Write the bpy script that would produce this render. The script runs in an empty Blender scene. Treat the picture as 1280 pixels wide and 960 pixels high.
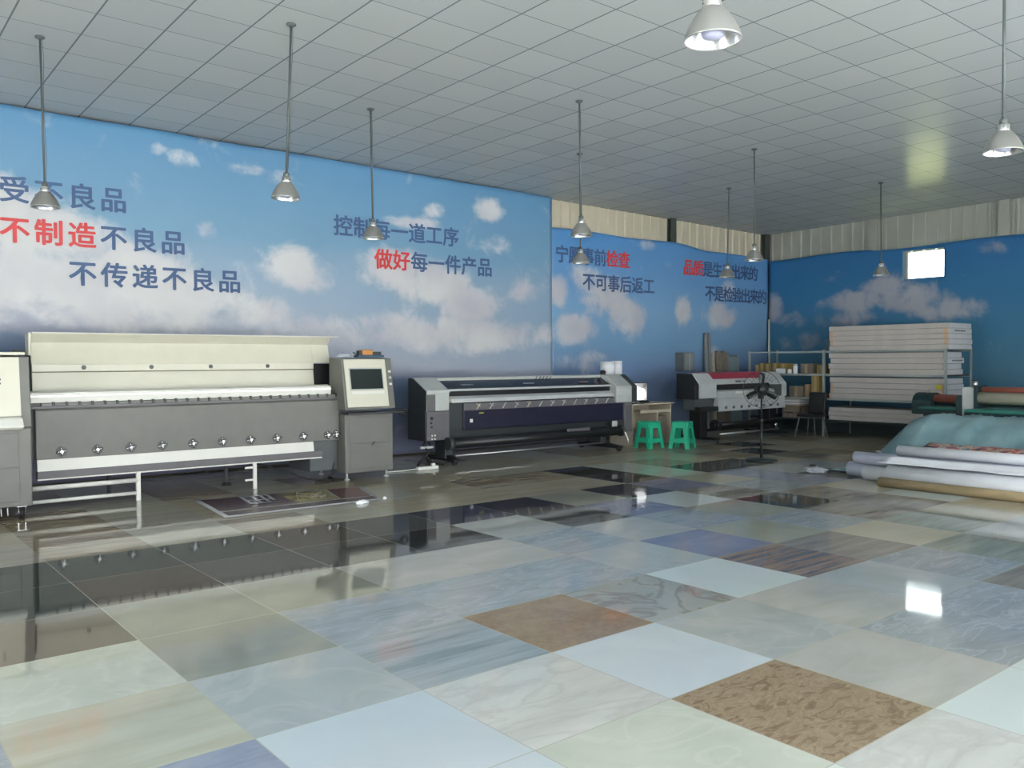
import bpy, bmesh, math, random
from mathutils import Vector, Matrix, noise

random.seed(7)
sc = bpy.context.scene
COL = sc.collection

# ------------------------------------------------------------------ camera
cam_d = bpy.data.cameras.new('camera')
cam = bpy.data.objects.new('camera', cam_d)
COL.objects.link(cam)
F_PX, YAW, PITCH, ROLL, CAM_H = 1075.98, 0.8918, -0.0272, -0.0045, 1.5196
cam_d.sensor_fit = 'HORIZONTAL'
cam_d.sensor_width = 36.0
cam_d.lens = F_PX / 1280.0 * 36.0
cam_d.clip_start = 0.05
cam_d.clip_end = 400.0
_f = Vector((math.cos(YAW) * math.cos(PITCH), math.sin(YAW) * math.cos(PITCH), math.sin(PITCH)))
_r = Vector((math.sin(YAW), -math.cos(YAW), 0.0))
_u = _r.cross(_f)
_r2 = _r * math.cos(ROLL) + _u * math.sin(ROLL)
_u2 = -_r * math.sin(ROLL) + _u * math.cos(ROLL)
_m = Matrix((_r2, _u2, -_f)).transposed().to_4x4()
_m.translation = Vector((0.0, 0.0, CAM_H))
cam.matrix_world = _m
sc.camera = cam

# ------------------------------------------------------------------ light
sc.view_settings.view_transform = 'Standard'
sc.view_settings.look = 'None'
sc.view_settings.gamma = 1.0
sc.view_settings.use_curve_mapping = False
sc.view_settings.exposure = 0.20

SKY = 7.0
w = bpy.data.worlds.new('sky')
sc.world = w
w.use_nodes = True
wn = w.node_tree.nodes
wn['Background'].inputs[0].default_value = (0.90, 0.96, 1.0, 1)
wn['Background'].inputs[1].default_value = SKY

sun_d = bpy.data.lights.new('sun', 'SUN')
sun_d.energy = 85.0
sun_d.angle = 0.01
sun_d.color = (1.0, 0.98, 0.94)
sun = bpy.data.objects.new('sun', sun_d)
COL.objects.link(sun)
sun.rotation_euler = Vector((0.35, -0.45, -0.8)).to_track_quat('-Z', 'Y').to_euler()

DOORS = [  # openings of the hall behind the photographer: centre, size, facing
    ((1.2, -1.95, 2.0), (8.6, 4.0), (0, 1, 0)),
    ((9.6, -1.95, 1.7), (4.4, 3.4), (0, 1, 0)),
    ((-4.95, 4.0, 1.5), (3.0, 3.0), (1, 0, 0)),
]
def portal(loc, size, d):
    ld = bpy.data.lights.new('door_daylight', 'AREA')
    ld.shape = 'RECTANGLE'
    ld.size, ld.size_y = size
    ld.cycles.is_portal = True
    o = bpy.data.objects.new('door_daylight', ld)
    COL.objects.link(o)
    o.location = loc
    o.rotation_euler = Vector(d).to_track_quat('-Z', 'Y').to_euler()
for a in DOORS:
    portal(*a)
portal((17.45, 8.31, 3.43), (0.82, 0.58), (-1, 0, 0))

# ------------------------------------------------------------------ materials
def srgb(h):
    h = h.lstrip('#')
    c = [int(h[i:i + 2], 16) / 255.0 for i in (0, 2, 4)]
    return tuple((x / 12.92 if x <= 0.04045 else ((x + 0.055) / 1.055) ** 2.4) for x in c)

def nt(name):
    m = bpy.data.materials.new(name)
    m.use_nodes = True
    return m, m.node_tree, m.node_tree.nodes['Principled BSDF']

MATS = {}
def mat(name, col, rough=0.5, metal=0.0, var=0.06, scale=6.0, spec=0.5, bump=0.0, stretch=None):
    """plain surface with a faint procedural mottling"""
    m, t, b = nt(name)
    if isinstance(col, str):
        col = srgb(col)
    N, L = t.nodes, t.links
    tc = N.new('ShaderNodeTexCoord')
    no = N.new('ShaderNodeTexNoise')
    no.inputs['Scale'].default_value = scale
    no.inputs['Detail'].default_value = 4
    if stretch:
        mp = N.new('ShaderNodeMapping')
        mp.inputs['Scale'].default_value = stretch
        L.new(tc.outputs['Object'], mp.inputs[0]); L.new(mp.outputs[0], no.inputs['Vector'])
    else:
        L.new(tc.outputs['Object'], no.inputs['Vector'])
    rp = N.new('ShaderNodeValToRGB')
    rp.color_ramp.elements[0].position = 0.3
    rp.color_ramp.elements[1].position = 0.7
    rp.color_ramp.elements[0].color = tuple(c * (1 - var) for c in col) + (1,)
    rp.color_ramp.elements[1].color = tuple(min(1, c * (1 + var)) for c in col) + (1,)
    L.new(no.outputs[0], rp.inputs[0]); L.new(rp.outputs[0], b.inputs['Base Color'])
    b.inputs['Roughness'].default_value = rough
    b.inputs['Metallic'].default_value = metal
    b.inputs['Specular IOR Level'].default_value = spec
    if bump:
        bp = N.new('ShaderNodeBump')
        bp.inputs['Strength'].default_value = bump
        bp.inputs['Distance'].default_value = 0.01
        L.new(no.outputs[0], bp.inputs['Height']); L.new(bp.outputs[0], b.inputs['Normal'])
    MATS[name] = m
    return m

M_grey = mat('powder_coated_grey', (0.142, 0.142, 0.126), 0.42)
M_greydk = mat('dark_grey_metal', (0.085, 0.095, 0.095), 0.5)  # one even dark grey for beams, legs and bolts
M_cream = mat('cream_enamel', (0.62, 0.60, 0.49), 0.35, var=0.02)
M_white = mat('white_plastic', (0.72, 0.71, 0.65), 0.4, var=0.02)
M_paper = mat('white_paper', (0.78, 0.79, 0.82), 0.7, var=0.03)
M_paperb = mat('bluish_white_paper', (0.66, 0.68, 0.80), 0.65, var=0.05)
M_p2 = mat('dark_teal_metal', (0.030, 0.036, 0.038), 0.45)
M_black = mat('black_plastic', (0.012, 0.013, 0.014), 0.4)
M_rubber = mat('black_rubber', (0.015, 0.015, 0.016), 0.7)
M_chrome = mat('chrome', (0.60, 0.60, 0.60), 0.18, 1.0, var=0.03)
M_dchrome = mat('dull_chrome', (0.40, 0.40, 0.39), 0.22, 1.0, var=0.03)
M_alu = mat('brushed_aluminium', (0.62, 0.62, 0.60), 0.3, 0.85, stretch=(2, 60, 60))
M_screen = mat('dark_screen_glass', (0.012, 0.018, 0.018), 0.08)
M_navy = mat('dark_navy_panel', (0.017, 0.017, 0.038), 0.3)
M_glassdk = mat('smoked_cover', (0.03, 0.03, 0.045), 0.15)
M_lgrey = mat('light_grey_plastic', (0.42, 0.44, 0.42), 0.4)
M_mgrey = mat('taupe_grey_plastic', (0.12, 0.115, 0.12), 0.45)
M_offw = mat('off_white_plastic', (0.46, 0.48, 0.48), 0.4)
M_red = mat('crimson_plastic', (0.30, 0.02, 0.045), 0.4)
M_green = mat('green_plastic', (0.02, 0.42, 0.24), 0.4)
M_bed = mat('green_enamel_bed', (0.03, 0.20, 0.15), 0.4)
M_dkgreen = mat('dark_green_enamel', (0.012, 0.035, 0.04), 0.4)
M_redrub = mat('red_silicone_rubber', (0.42, 0.12, 0.08), 0.5)
M_film = mat('cream_film_roll', (0.50, 0.47, 0.36), 0.4)
M_wood = mat('pale_wood_laminate', (0.48, 0.42, 0.32), 0.45, var=0.12, scale=4, stretch=(1, 8, 8))
M_woodd = mat('weathered_wood', (0.20, 0.17, 0.13), 0.7, var=0.25, scale=5, stretch=(8, 8, 1))
M_card = mat('brown_cardboard', (0.25, 0.17, 0.085), 0.75, var=0.1)
M_cardy = mat('yellow_cardboard', (0.27, 0.19, 0.06), 0.75, var=0.12)
M_kraft = mat('kraft_tube', (0.36, 0.27, 0.15), 0.6, var=0.08)
M_carton = mat('white_carton', (0.45, 0.42, 0.385), 0.6, var=0.05)
M_cartone = mat('white_carton_end', (0.55, 0.56, 0.58), 0.6, var=0.04)
M_tape = mat('orange_tape', (0.55, 0.36, 0.22), 0.5)
M_ylab = mat('yellow_label', (0.45, 0.42, 0.03), 0.5)
M_print = mat('dark_print', (0.10, 0.11, 0.13), 0.6)
M_rack = mat('galvanised_rack_steel', (0.34, 0.38, 0.36), 0.4, 0.3)
M_rackdk = mat('dark_shelf_panel', (0.03, 0.045, 0.045), 0.6)
M_fan = mat('dark_fan_enamel', (0.012, 0.018, 0.017), 0.45)
M_pole = mat('dark_painted_conduit', (0.07, 0.085, 0.085), 0.45)
M_lampout = mat('lamp_shade_aluminium', (0.26, 0.26, 0.25), 0.42, 0.5)
M_lampin = mat('lamp_reflector', (0.62, 0.63, 0.64), 0.25, 0.85, var=0.02)
M_bulb = mat('frosted_bulb', (0.52, 0.53, 0.72), 0.3, var=0.02)
M_column = mat('dark_steel_column', (0.045, 0.055, 0.05), 0.6)
M_ink = mat('navy_print_ink', (0.045, 0.095, 0.215), 0.55, var=0.05)
M_inkr = mat('red_print_ink', (0.58, 0.045, 0.05), 0.55, var=0.05)
M_box = mat('grey_box_metal', (0.13, 0.15, 0.15), 0.45)
M_bronze = mat('brown_copper_trim', (0.12, 0.10, 0.06), 0.4)
M_bar = mat('dull_grey_bar', (0.24, 0.26, 0.26), 0.4)
M_orange = mat('orange_plastic', (0.55, 0.24, 0.06), 0.5)
M_blue = mat('dark_blue_plastic', (0.02, 0.07, 0.12), 0.5)
M_gpanel = mat('grey_green_board', (0.22, 0.30, 0.30), 0.4)

def emis(name, col, s):
    m, t, b = nt(name)
    b.inputs['Base Color'].default_value = (0, 0, 0, 1)
    b.inputs['Emission Color'].default_value = tuple(col) + (1,)
    b.inputs['Emission Strength'].default_value = s
    return m
M_lit = emis('screen_glare_glow', (0.95, 0.97, 1.0), 1.6)  # bright patch on the screen, put in as emission

# ------------------------------------------------------------------ geometry helper
ORG = {}
class MB:
    def __init__(s):
        s.bm = bmesh.new()
    def box(s, x0, x1, y0, y1, z0, z1, M=None):
        c = [Vector((x, y, z)) for x in (x0, x1) for y in (y0, y1) for z in (z0, z1)]
        if M: c = [M @ v for v in c]
        v = [s.bm.verts.new(p) for p in c]
        for f in ((0, 1, 3, 2), (4, 6, 7, 5), (0, 4, 5, 1), (2, 3, 7, 6), (0, 2, 6, 4), (1, 5, 7, 3)):
            s.bm.faces.new([v[i] for i in f])
        return s
    def prism(s, pts, axis, a, b):
        """polygon extruded along an axis; pts are the two other coordinates in xyz order"""
        def mk(p, t):
            q = list(p); q.insert(axis, t); return Vector(q)
        A = [s.bm.verts.new(mk(p, a)) for p in pts]
        B = [s.bm.verts.new(mk(p, b)) for p in pts]
        n = len(pts)
        s.bm.faces.new(A); s.bm.faces.new(B[::-1])
        for i in range(n):
            s.bm.faces.new((A[i], B[i], B[(i + 1) % n], A[(i + 1) % n]))
        return s
    def tube(s, p, q, r, seg=12, r2=None, caps=True):
        p, q = Vector(p), Vector(q)
        r2 = r if r2 is None else r2
        d = (q - p).normalized()
        a = d.orthogonal().normalized(); b = d.cross(a)
        R = []
        for c, rr in ((p, r), (q, r2)):
            R.append([s.bm.verts.new(c + (a * math.cos(t) + b * math.sin(t)) * rr) for t in [2 * math.pi * i / seg for i in range(seg)]])
        for i in range(seg):
            f = s.bm.faces.new((R[0][i], R[0][(i + 1) % seg], R[1][(i + 1) % seg], R[1][i])); f.smooth = True
        if caps:
            s.bm.faces.new(R[0][::-1]); s.bm.faces.new(R[1])
        return s
    def path(s, pts, r, seg=8):
        pts = [Vector(p) for p in pts]
        prev = None; up = None
        rings = []
        for i, p in enumerate(pts):
            d = (pts[min(i + 1, len(pts) - 1)] - pts[max(i - 1, 0)]).normalized()
            if up is None: up = d.orthogonal().normalized()
            up = (up - d * up.dot(d)).normalized(); b = d.cross(up)
            rings.append([s.bm.verts.new(p + (up * math.cos(t) + b * math.sin(t)) * r) for t in [2 * math.pi * k / seg for k in range(seg)]])
        for A, B in zip(rings, rings[1:]):
            for k in range(seg):
                f = s.bm.faces.new((A[k], A[(k + 1) % seg], B[(k + 1) % seg], B[k])); f.smooth = True
        s.bm.faces.new(rings[0][::-1]); s.bm.faces.new(rings[-1])
        return s
    def lathe(s, prof, M=None, seg=28):
        """profile (r, z) turned about z"""
        M = M or Matrix()
        R = []
        for r, z in prof:
            if r < 1e-5:
                R.append([s.bm.verts.new(M @ Vector((0, 0, z)))])
            else:
                R.append([s.bm.verts.new(M @ Vector((r * math.cos(2 * math.pi * i / seg), r * math.sin(2 * math.pi * i / seg), z))) for i in range(seg)])
        for A, B in zip(R, R[1:]):
            for i in range(seg):
                j = (i + 1) % seg
                if len(A) == 1 and len(B) == 1: continue
                if len(A) == 1: f = s.bm.faces.new((A[0], B[i], B[j]))
                elif len(B) == 1: f = s.bm.faces.new((A[i], A[j], B[0]))
                else: f = s.bm.faces.new((A[i], A[j], B[j], B[i]))
                f.smooth = True
        return s
    def grid(s, P, smooth=True):
        V = [[s.bm.verts.new(p) for p in row] for row in P]
        for i in range(len(V) - 1):
            for j in range(len(V[0]) - 1):
                f = s.bm.faces.new((V[i][j], V[i][j + 1], V[i + 1][j + 1], V[i + 1][j])); f.smooth = smooth
        return s
    def build(s, name, m, parent=None, bevel=0.0, solid=0.0, origin=None):
        if parent is not None:
            o0 = ORG[parent.name]
        else:
            o0 = Vector(origin) if origin else Vector((0, 0, 0))
        bmesh.ops.translate(s.bm, verts=s.bm.verts, vec=-o0)
        bmesh.ops.recalc_face_normals(s.bm, faces=s.bm.faces)
        me = bpy.data.meshes.new(name)
        s.bm.to_mesh(me); s.bm.free()
        me.materials.append(m)
        o = bpy.data.objects.new(name, me)
        COL.objects.link(o)
        ORG[o.name] = o0.copy()
        if parent is not None:
            o.parent = parent
        else:
            o.location = o0
        if bevel:
            md = o.modifiers.new('bevel', 'BEVEL')
            md.width = bevel; md.segments = 2; md.limit_method = 'ANGLE'; md.angle_limit = math.radians(40)
        if solid:
            md = o.modifiers.new('solid', 'SOLIDIFY'); md.thickness = solid; md.offset = 0
        return o

def tag(o, label=None, cat=None, group=None, kind=None):
    if label: o['label'] = label
    if cat: o['category'] = cat
    if group: o['group'] = group
    if kind: o['kind'] = kind
    return o
def thing(name, loc, label, cat, group=None):
    o = bpy.data.objects.new(name, None)
    o.empty_display_size = 0.1
    COL.objects.link(o)
    o.location = loc
    ORG[o.name] = Vector(loc)
    return tag(o, label, cat, group)
def copy_tree(o, loc=None, parent=None):
    c = o.copy(); COL.objects.link(c)
    ORG[c.name] = Vector(loc) if loc is not None else ORG[o.name]
    if parent is not None: c.parent = parent
    if loc is not None: c.location = loc
    for ch in list(o.children):
        copy_tree(ch, None, c)
    return c
def smooth01(x):
    x = max(0.0, min(1.0, x)); return x * x * (3 - 2 * x)

# ------------------------------------------------------------------ setting: outside
m, t, b = nt('sunlit_grass')
no = t.nodes.new('ShaderNodeTexNoise'); no.inputs['Scale'].default_value = 0.8; no.inputs['Detail'].default_value = 6
rp = t.nodes.new('ShaderNodeValToRGB')
rp.color_ramp.elements[0].color = (0.15, 0.17, 0.06, 1); rp.color_ramp.elements[1].color = (0.25, 0.27, 0.10, 1)
t.links.new(no.outputs[0], rp.inputs[0]); t.links.new(rp.outputs[0], b.inputs['Base Color'])
b.inputs['Roughness'].default_value = 0.9
M_grass = m
M_conc = mat('yard_concrete', (0.50, 0.50, 0.49), 0.85, var=0.1, scale=1.5)
MB().box(17.9, 90, -60, 80, -0.5, -0.25).build('ground_grass', M_grass)['kind'] = 'structure'
MB().box(-70, 17.9, -70, 12.6, -0.5, -0.25).build('ground_yard', M_conc)['kind'] = 'structure'

# ------------------------------------------------------------------ setting: floor of odd marble slabs
def ramp(N, cols):
    rp = N.new('ShaderNodeValToRGB')
    e = rp.color_ramp.elements
    while len(e) < len(cols): e.new(0.5)
    for i, (p, c) in enumerate(cols):
        e[i].position = p; e[i].color = tuple(c) + (1,)
    return rp
def marble(name, cols, scale=2.0, stretch=(1, 1, 1), detail=6, dist=0.6, vein=None, rot=0.0, rough=0.05, k=0.88):
    m, t, b = nt(name)
    N, L = t.nodes, t.links
    at = N.new('ShaderNodeAttribute'); at.attribute_name = 'slab_offset'
    geo = N.new('ShaderNodeTexCoord')
    add = N.new('ShaderNodeVectorMath'); add.operation = 'ADD'
    L.new(geo.outputs['Object'], add.inputs[0]); L.new(at.outputs['Vector'], add.inputs[1])
    mp = N.new('ShaderNodeMapping'); mp.inputs['Scale'].default_value = stretch; mp.inputs['Rotation'].default_value = (0, 0, rot)
    L.new(add.outputs[0], mp.inputs[0])
    no = N.new('ShaderNodeTexNoise'); no.inputs['Scale'].default_value = scale; no.inputs['Detail'].default_value = detail
    no.inputs['Distortion'].default_value = dist; no.inputs['Roughness'].default_value = 0.62
    L.new(mp.outputs[0], no.inputs['Vector'])
    n = len(cols)
    cols = [tuple(x * k for x in c) for c in cols]
    rp = ramp(N, [(0.34 + 0.32 * i / max(1, n - 1), c) for i, c in enumerate(cols)])
    L.new(no.outputs[0], rp.inputs[0])
    out = rp.outputs[0]
    if vein:
        n2 = N.new('ShaderNodeTexNoise'); n2.inputs['Scale'].default_value = vein[1]; n2.inputs['Detail'].default_value = 5
        n2.inputs['Distortion'].default_value = 1.6
        L.new(mp.outputs[0], n2.inputs['Vector'])
        r2 = ramp(N, [(0.455, (0, 0, 0)), (0.5, (1, 1, 1)), (0.545, (0, 0, 0))])
        L.new(n2.outputs[0], r2.inputs[0])
        mu = N.new('ShaderNodeMath'); mu.operation = 'MULTIPLY'; mu.inputs[1].default_value = vein[2]
        L.new(r2.outputs[0], mu.inputs[0])
        mx = N.new('ShaderNodeMix'); mx.data_type = 'RGBA'
        mx.inputs['B'].default_value = tuple(x * k for x in vein[0]) + (1,)
        L.new(mu.outputs[0], mx.inputs['Factor']); L.new(out, mx.inputs['A'])
        out = mx.outputs['Result']
    # joint line from the slab's own uv
    uv = N.new('ShaderNodeUVMap'); uv.uv_map = 'slab'
    sp = N.new('ShaderNodeSeparateXYZ'); L.new(uv.outputs[0], sp.inputs[0])
    def edge(o):
        s1 = N.new('ShaderNodeMath'); s1.operation = 'SUBTRACT'; s1.inputs[1].default_value = 0.5; L.new(o, s1.inputs[0])
        s2 = N.new('ShaderNodeMath'); s2.operation = 'ABSOLUTE'; L.new(s1.outputs[0], s2.inputs[0])
        s3 = N.new('ShaderNodeMath'); s3.operation = 'GREATER_THAN'; s3.inputs[1].default_value = 0.4968; L.new(s2.outputs[0], s3.inputs[0])
        return s3.outputs[0]
    mxm = N.new('ShaderNodeMath'); mxm.operation = 'MAXIMUM'
    L.new(edge(sp.outputs[0]), mxm.inputs[0]); L.new(edge(sp.outputs[1]), mxm.inputs[1])
    mg = N.new('ShaderNodeMix'); mg.data_type = 'RGBA'; mg.inputs['B'].default_value = (0.34, 0.33, 0.27, 1)
    L.new(mxm.outputs[0], mg.inputs['Factor']); L.new(out, mg.inputs['A'])
    L.new(mg.outputs['Result'], b.inputs['Base Color'])
    b.inputs['Roughness'].default_value = rough
    b.inputs['IOR'].default_value = 1.72
    # gentle unevenness of the polished surface
    n3 = N.new('ShaderNodeTexNoise'); n3.inputs['Scale'].default_value = 2.2; n3.inputs['Detail'].default_value = 1
    L.new(add.outputs[0], n3.inputs['Vector'])
    bp = N.new('ShaderNodeBump'); bp.inputs['Strength'].default_value = 0.06; bp.inputs['Distance'].default_value = 0.02
    L.new(n3.outputs[0], bp.inputs['Height']); L.new(bp.outputs[0], b.inputs['Normal'])
    # thin film of dust that dulls the polish a little
    df = N.new('ShaderNodeBsdfDiffuse')
    dc = N.new('ShaderNodeMix'); dc.data_type = 'RGBA'; dc.inputs['Factor'].default_value = 0.22; dc.inputs['B'].default_value = (0.42, 0.40, 0.34, 1)
    L.new(mg.outputs['Result'], dc.inputs['A']); L.new(dc.outputs['Result'], df.inputs['Color'])
    ms = N.new('ShaderNodeMixShader')
    sx = N.new('ShaderNodeSeparateXYZ'); L.new(geo.outputs['Object'], sx.inputs[0])
    dm = N.new('ShaderNodeMapRange'); dm.inputs[1].default_value = 6.0; dm.inputs[2].default_value = 11.0   # dustier towards the far end
    dm.inputs[3].default_value = 0.10; dm.inputs[4].default_value = 0.46
    L.new(sx.outputs[0], dm.inputs[0]); L.new(dm.outputs[0], ms.inputs[0])
    L.new(b.outputs[0], ms.inputs[1]); L.new(df.outputs[0], ms.inputs[2]); L.new(ms.outputs[0], N['Material Output'].inputs[0])
    return m
SLAB = {
 'paleblue': marble('pale_blue_slab', [(0.45, 0.505, 0.535), (0.50, 0.55, 0.58)], 1.2),
 'mint': marble('pale_mint_slab', [(0.50, 0.56, 0.54), (0.56, 0.61, 0.59)], 1.0),
 'offw': marble('off_white_slab', [(0.46, 0.46, 0.43), (0.54, 0.54, 0.51)], 1.6, (1, 3, 1), vein=((0.40, 0.38, 0.34), 1.2, 0.4)),
 'sage': marble('pale_sage_slab', [(0.42, 0.45, 0.38), (0.49, 0.51, 0.44)], 1.8, vein=((0.55, 0.55, 0.50), 2.0, 0.4)),
 'grey': marble('light_grey_slab', [(0.32, 0.345, 0.34), (0.39, 0.41, 0.40)], 1.6, vein=((0.45, 0.45, 0.43), 1.5, 0.4)),
 'warm': marble('warm_grey_slab', [(0.36, 0.36, 0.33), (0.43, 0.42, 0.39)], 1.8, (1, 2.5, 1)),
 'olive': marble('olive_grey_slab', [(0.27, 0.28, 0.22), (0.34, 0.345, 0.275)], 1.6),
 'beige': marble('beige_slab', [(0.38, 0.36, 0.27), (0.45, 0.43, 0.34)], 1.5, (1, 3, 1)),
 'stripe': marble('blue_striped_slab', [(0.16, 0.19, 0.21), (0.28, 0.31, 0.32), (0.35, 0.38, 0.39)], 1.7, (0.5, 5, 1), dist=0.2),
 'bluegrey': marble('blue_grey_slab', [(0.235, 0.26, 0.28), (0.325, 0.35, 0.365)], 1.6, (1, 4, 1), vein=((0.45, 0.48, 0.50), 1.6, 0.4)),
 'slate': marble('slate_lavender_slab', [(0.20, 0.22, 0.30), (0.29, 0.31, 0.38)], 1.8, (1, 5, 1)),
 'violet': marble('violet_grey_slab', [(0.15, 0.16, 0.25), (0.21, 0.22, 0.31)], 1.5, (1, 2, 1)),
 'brown': marble('brown_marble_slab', [(0.17, 0.115, 0.07), (0.24, 0.17, 0.105), (0.30, 0.225, 0.145)], 7, (1, 2.2, 1), dist=1.4, vein=((0.42, 0.34, 0.23), 7.0, 0.45), rot=0.5),
 'gold': marble('golden_brown_slab', [(0.22, 0.14, 0.065), (0.30, 0.20, 0.10)], 5, dist=1.0, vein=((0.36, 0.25, 0.13), 6.0, 0.4)),
 'rust': marble('red_brown_striped_slab', [(0.10, 0.08, 0.07), (0.21, 0.155, 0.125), (0.28, 0.215, 0.175)], 2.2, (0.5, 8, 1), dist=0.2),
 'taupe': marble('taupe_striped_slab', [(0.17, 0.155, 0.13), (0.28, 0.26, 0.22)], 2.0, (0.6, 5, 1), dist=0.3),
 'greenst': marble('grey_green_striped_slab', [(0.17, 0.20, 0.17), (0.29, 0.32, 0.27)], 2.0, (0.6, 6, 1), dist=0.3),
 'vein': marble('brown_veined_grey_slab', [(0.27, 0.28, 0.25), (0.36, 0.36, 0.32)], 1.5, vein=((0.15, 0.11, 0.07), 1.6, 0.6)),
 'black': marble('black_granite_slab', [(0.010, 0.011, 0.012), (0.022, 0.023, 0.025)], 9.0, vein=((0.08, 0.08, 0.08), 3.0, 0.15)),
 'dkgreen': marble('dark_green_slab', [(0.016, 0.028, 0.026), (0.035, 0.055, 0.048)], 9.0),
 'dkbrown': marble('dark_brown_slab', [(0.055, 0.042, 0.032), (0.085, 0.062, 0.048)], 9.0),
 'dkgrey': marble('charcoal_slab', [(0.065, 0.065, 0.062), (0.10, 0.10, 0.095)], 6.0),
 'dkblue': marble('navy_slab', [(0.03, 0.035, 0.065), (0.06, 0.065, 0.10)], 5.0),
 'tan': marble('tan_slab', [(0.24, 0.21, 0.15), (0.31, 0.275, 0.20)], 1.6, (0.6, 5, 1), k=1.35),
 'olive2': marble('deep_olive_slab', [(0.38, 0.37, 0.28), (0.46, 0.45, 0.36)], 1.4, (0.6, 4, 1)),
 'taupe2': marble('pale_taupe_slab', [(0.34, 0.31, 0.26), (0.43, 0.40, 0.34)], 1.6, (0.6, 5, 1)),
 'dim': marble('dim_olive_slab', [(0.21, 0.22, 0.18), (0.26, 0.265, 0.215)], 1.4),
 'wood': marble('wood_vein_slab', [(0.16, 0.125, 0.085), (0.25, 0.205, 0.145)], 1.8, (0.5, 7, 1), k=1.35),
}
SLAB_NAMES = list(SLAB)
LAY = {
 (0, 0): 'slate', (1, 0): 'paleblue', (2, 0): 'offw', (3, 0): 'paleblue', (4, 0): 'grey', (5, 0): 'warm', (6, 0): 'grey', (7, 0): 'bluegrey', (8, 0): 'greenst', (9, 0): 'grey',
 (1, 1): 'paleblue', (2, 1): 'sage', (3, 1): 'brown', (4, 1): 'warm', (5, 1): 'bluegrey', (6, 1): 'bluegrey', (7, 1): 'taupe', (8, 1): 'grey',
 (0, 1): 'grey', (2, 2): 'mint', (3, 2): 'offw', (4, 2): 'mint', (5, 2): 'mint', (6, 2): 'grey',
 (0, -1): 'olive2', (-1, -1): 'bluegrey', (1, -1): 'grey', (2, -1): 'stripe', (3, -1): 'gold', (4, -1): 'vein', (5, -1): 'mint', (6, -1): 'rust', (7, -1): 'taupe', (8, -1): 'beige', (9, -1): 'greenst', (10, -1): 'beige', (11, -1): 'tan', (12, -1): 'grey',
 (0, -2): 'sage', (-1, -2): 'bluegrey', (1, -2): 'dim', (2, -2): 'bluegrey', (3, -2): 'bluegrey', (4, -2): 'bluegrey', (5, -2): 'grey', (6, -2): 'violet', (7, -2): 'olive', (8, -2): 'bluegrey', (9, -2): 'taupe', (10, -2): 'taupe', (11, -2): 'mint', (12, -2): 'bluegrey', (13, -2): 'warm',
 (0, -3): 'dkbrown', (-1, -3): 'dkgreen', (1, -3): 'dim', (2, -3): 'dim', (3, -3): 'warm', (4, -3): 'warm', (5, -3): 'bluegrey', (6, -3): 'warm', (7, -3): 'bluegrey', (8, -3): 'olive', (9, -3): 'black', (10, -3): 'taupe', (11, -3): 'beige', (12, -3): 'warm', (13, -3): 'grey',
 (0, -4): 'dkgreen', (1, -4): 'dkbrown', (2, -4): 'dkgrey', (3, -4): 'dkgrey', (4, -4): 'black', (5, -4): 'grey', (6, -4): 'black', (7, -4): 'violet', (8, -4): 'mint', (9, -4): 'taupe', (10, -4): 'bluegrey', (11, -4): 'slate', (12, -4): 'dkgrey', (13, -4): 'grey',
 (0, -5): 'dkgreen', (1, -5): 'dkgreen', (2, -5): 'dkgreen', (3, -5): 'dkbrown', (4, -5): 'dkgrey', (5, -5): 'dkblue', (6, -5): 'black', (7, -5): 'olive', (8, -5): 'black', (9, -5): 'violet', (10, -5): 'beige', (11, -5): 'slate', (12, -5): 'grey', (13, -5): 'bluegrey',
 (6, -6): 'tan', (7, -6): 'tan', (8, -6): 'tan', (9, -6): 'black', (9, -7): 'black', (10, -6): 'sage', (11, -6): 'dkgrey', (12, -6): 'dkgrey', (13, -6): 'tan', (14, -6): 'taupe',
 (10, -7): 'sage', (11, -7): 'wood', (12, -7): 'tan', (13, -7): 'wood', (14, -7): 'dkgrey',
 (14, -8): 'wood', (15, -8): 'black', (13, -8): 'olive',
}
FAR = ['olive2', 'tan', 'olive2', 'taupe2', 'tan', 'wood']
ROT = 0.0034
def slab_pt(d, u):
    x, y = 0.5552 + 0.7998 * d, 3.32 - 0.7998 * u
    return Vector((x * math.cos(ROT) - y * math.sin(ROT), x * math.sin(ROT) + y * math.cos(ROT), 0))
bm = bmesh.new()
uvl = bm.loops.layers.uv.new('slab')
cache = {}
def vtx(d, u):
    if (d, u) not in cache: cache[(d, u)] = bm.verts.new(slab_pt(d, u))
    return cache[(d, u)]
rng = random.Random(3)
offs = []
for d in range(-7, 21):
    for u in range(-11, 7):
        f = bm.faces.new((vtx(d, u + 1), vtx(d + 1, u + 1), vtx(d + 1, u), vtx(d, u)))
        for lp, uvv in zip(f.loops, ((0, 0), (1, 0), (1, 1), (0, 1))): lp[uvl].uv = uvv
        k = LAY.get((d, u))
        if k is None:
            k = rng.choice(FAR) if u < -2 else rng.choice(['grey', 'warm', 'offw', 'mint', 'bluegrey', 'sage'])
        f.material_index = SLAB_NAMES.index(k)
        offs.append((rng.random() * 20, rng.random() * 20, 0))
me = bpy.data.meshes.new('floor')
bm.to_mesh(me); bm.free()
for k in SLAB_NAMES: me.materials.append(SLAB[k])
a = me.attributes.new('slab_offset', 'FLOAT_VECTOR', 'FACE')
for i, v in enumerate(offs): a.data[i].vector = v
floor = bpy.data.objects.new('floor', me); COL.objects.link(floor); floor['kind'] = 'structure'

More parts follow.
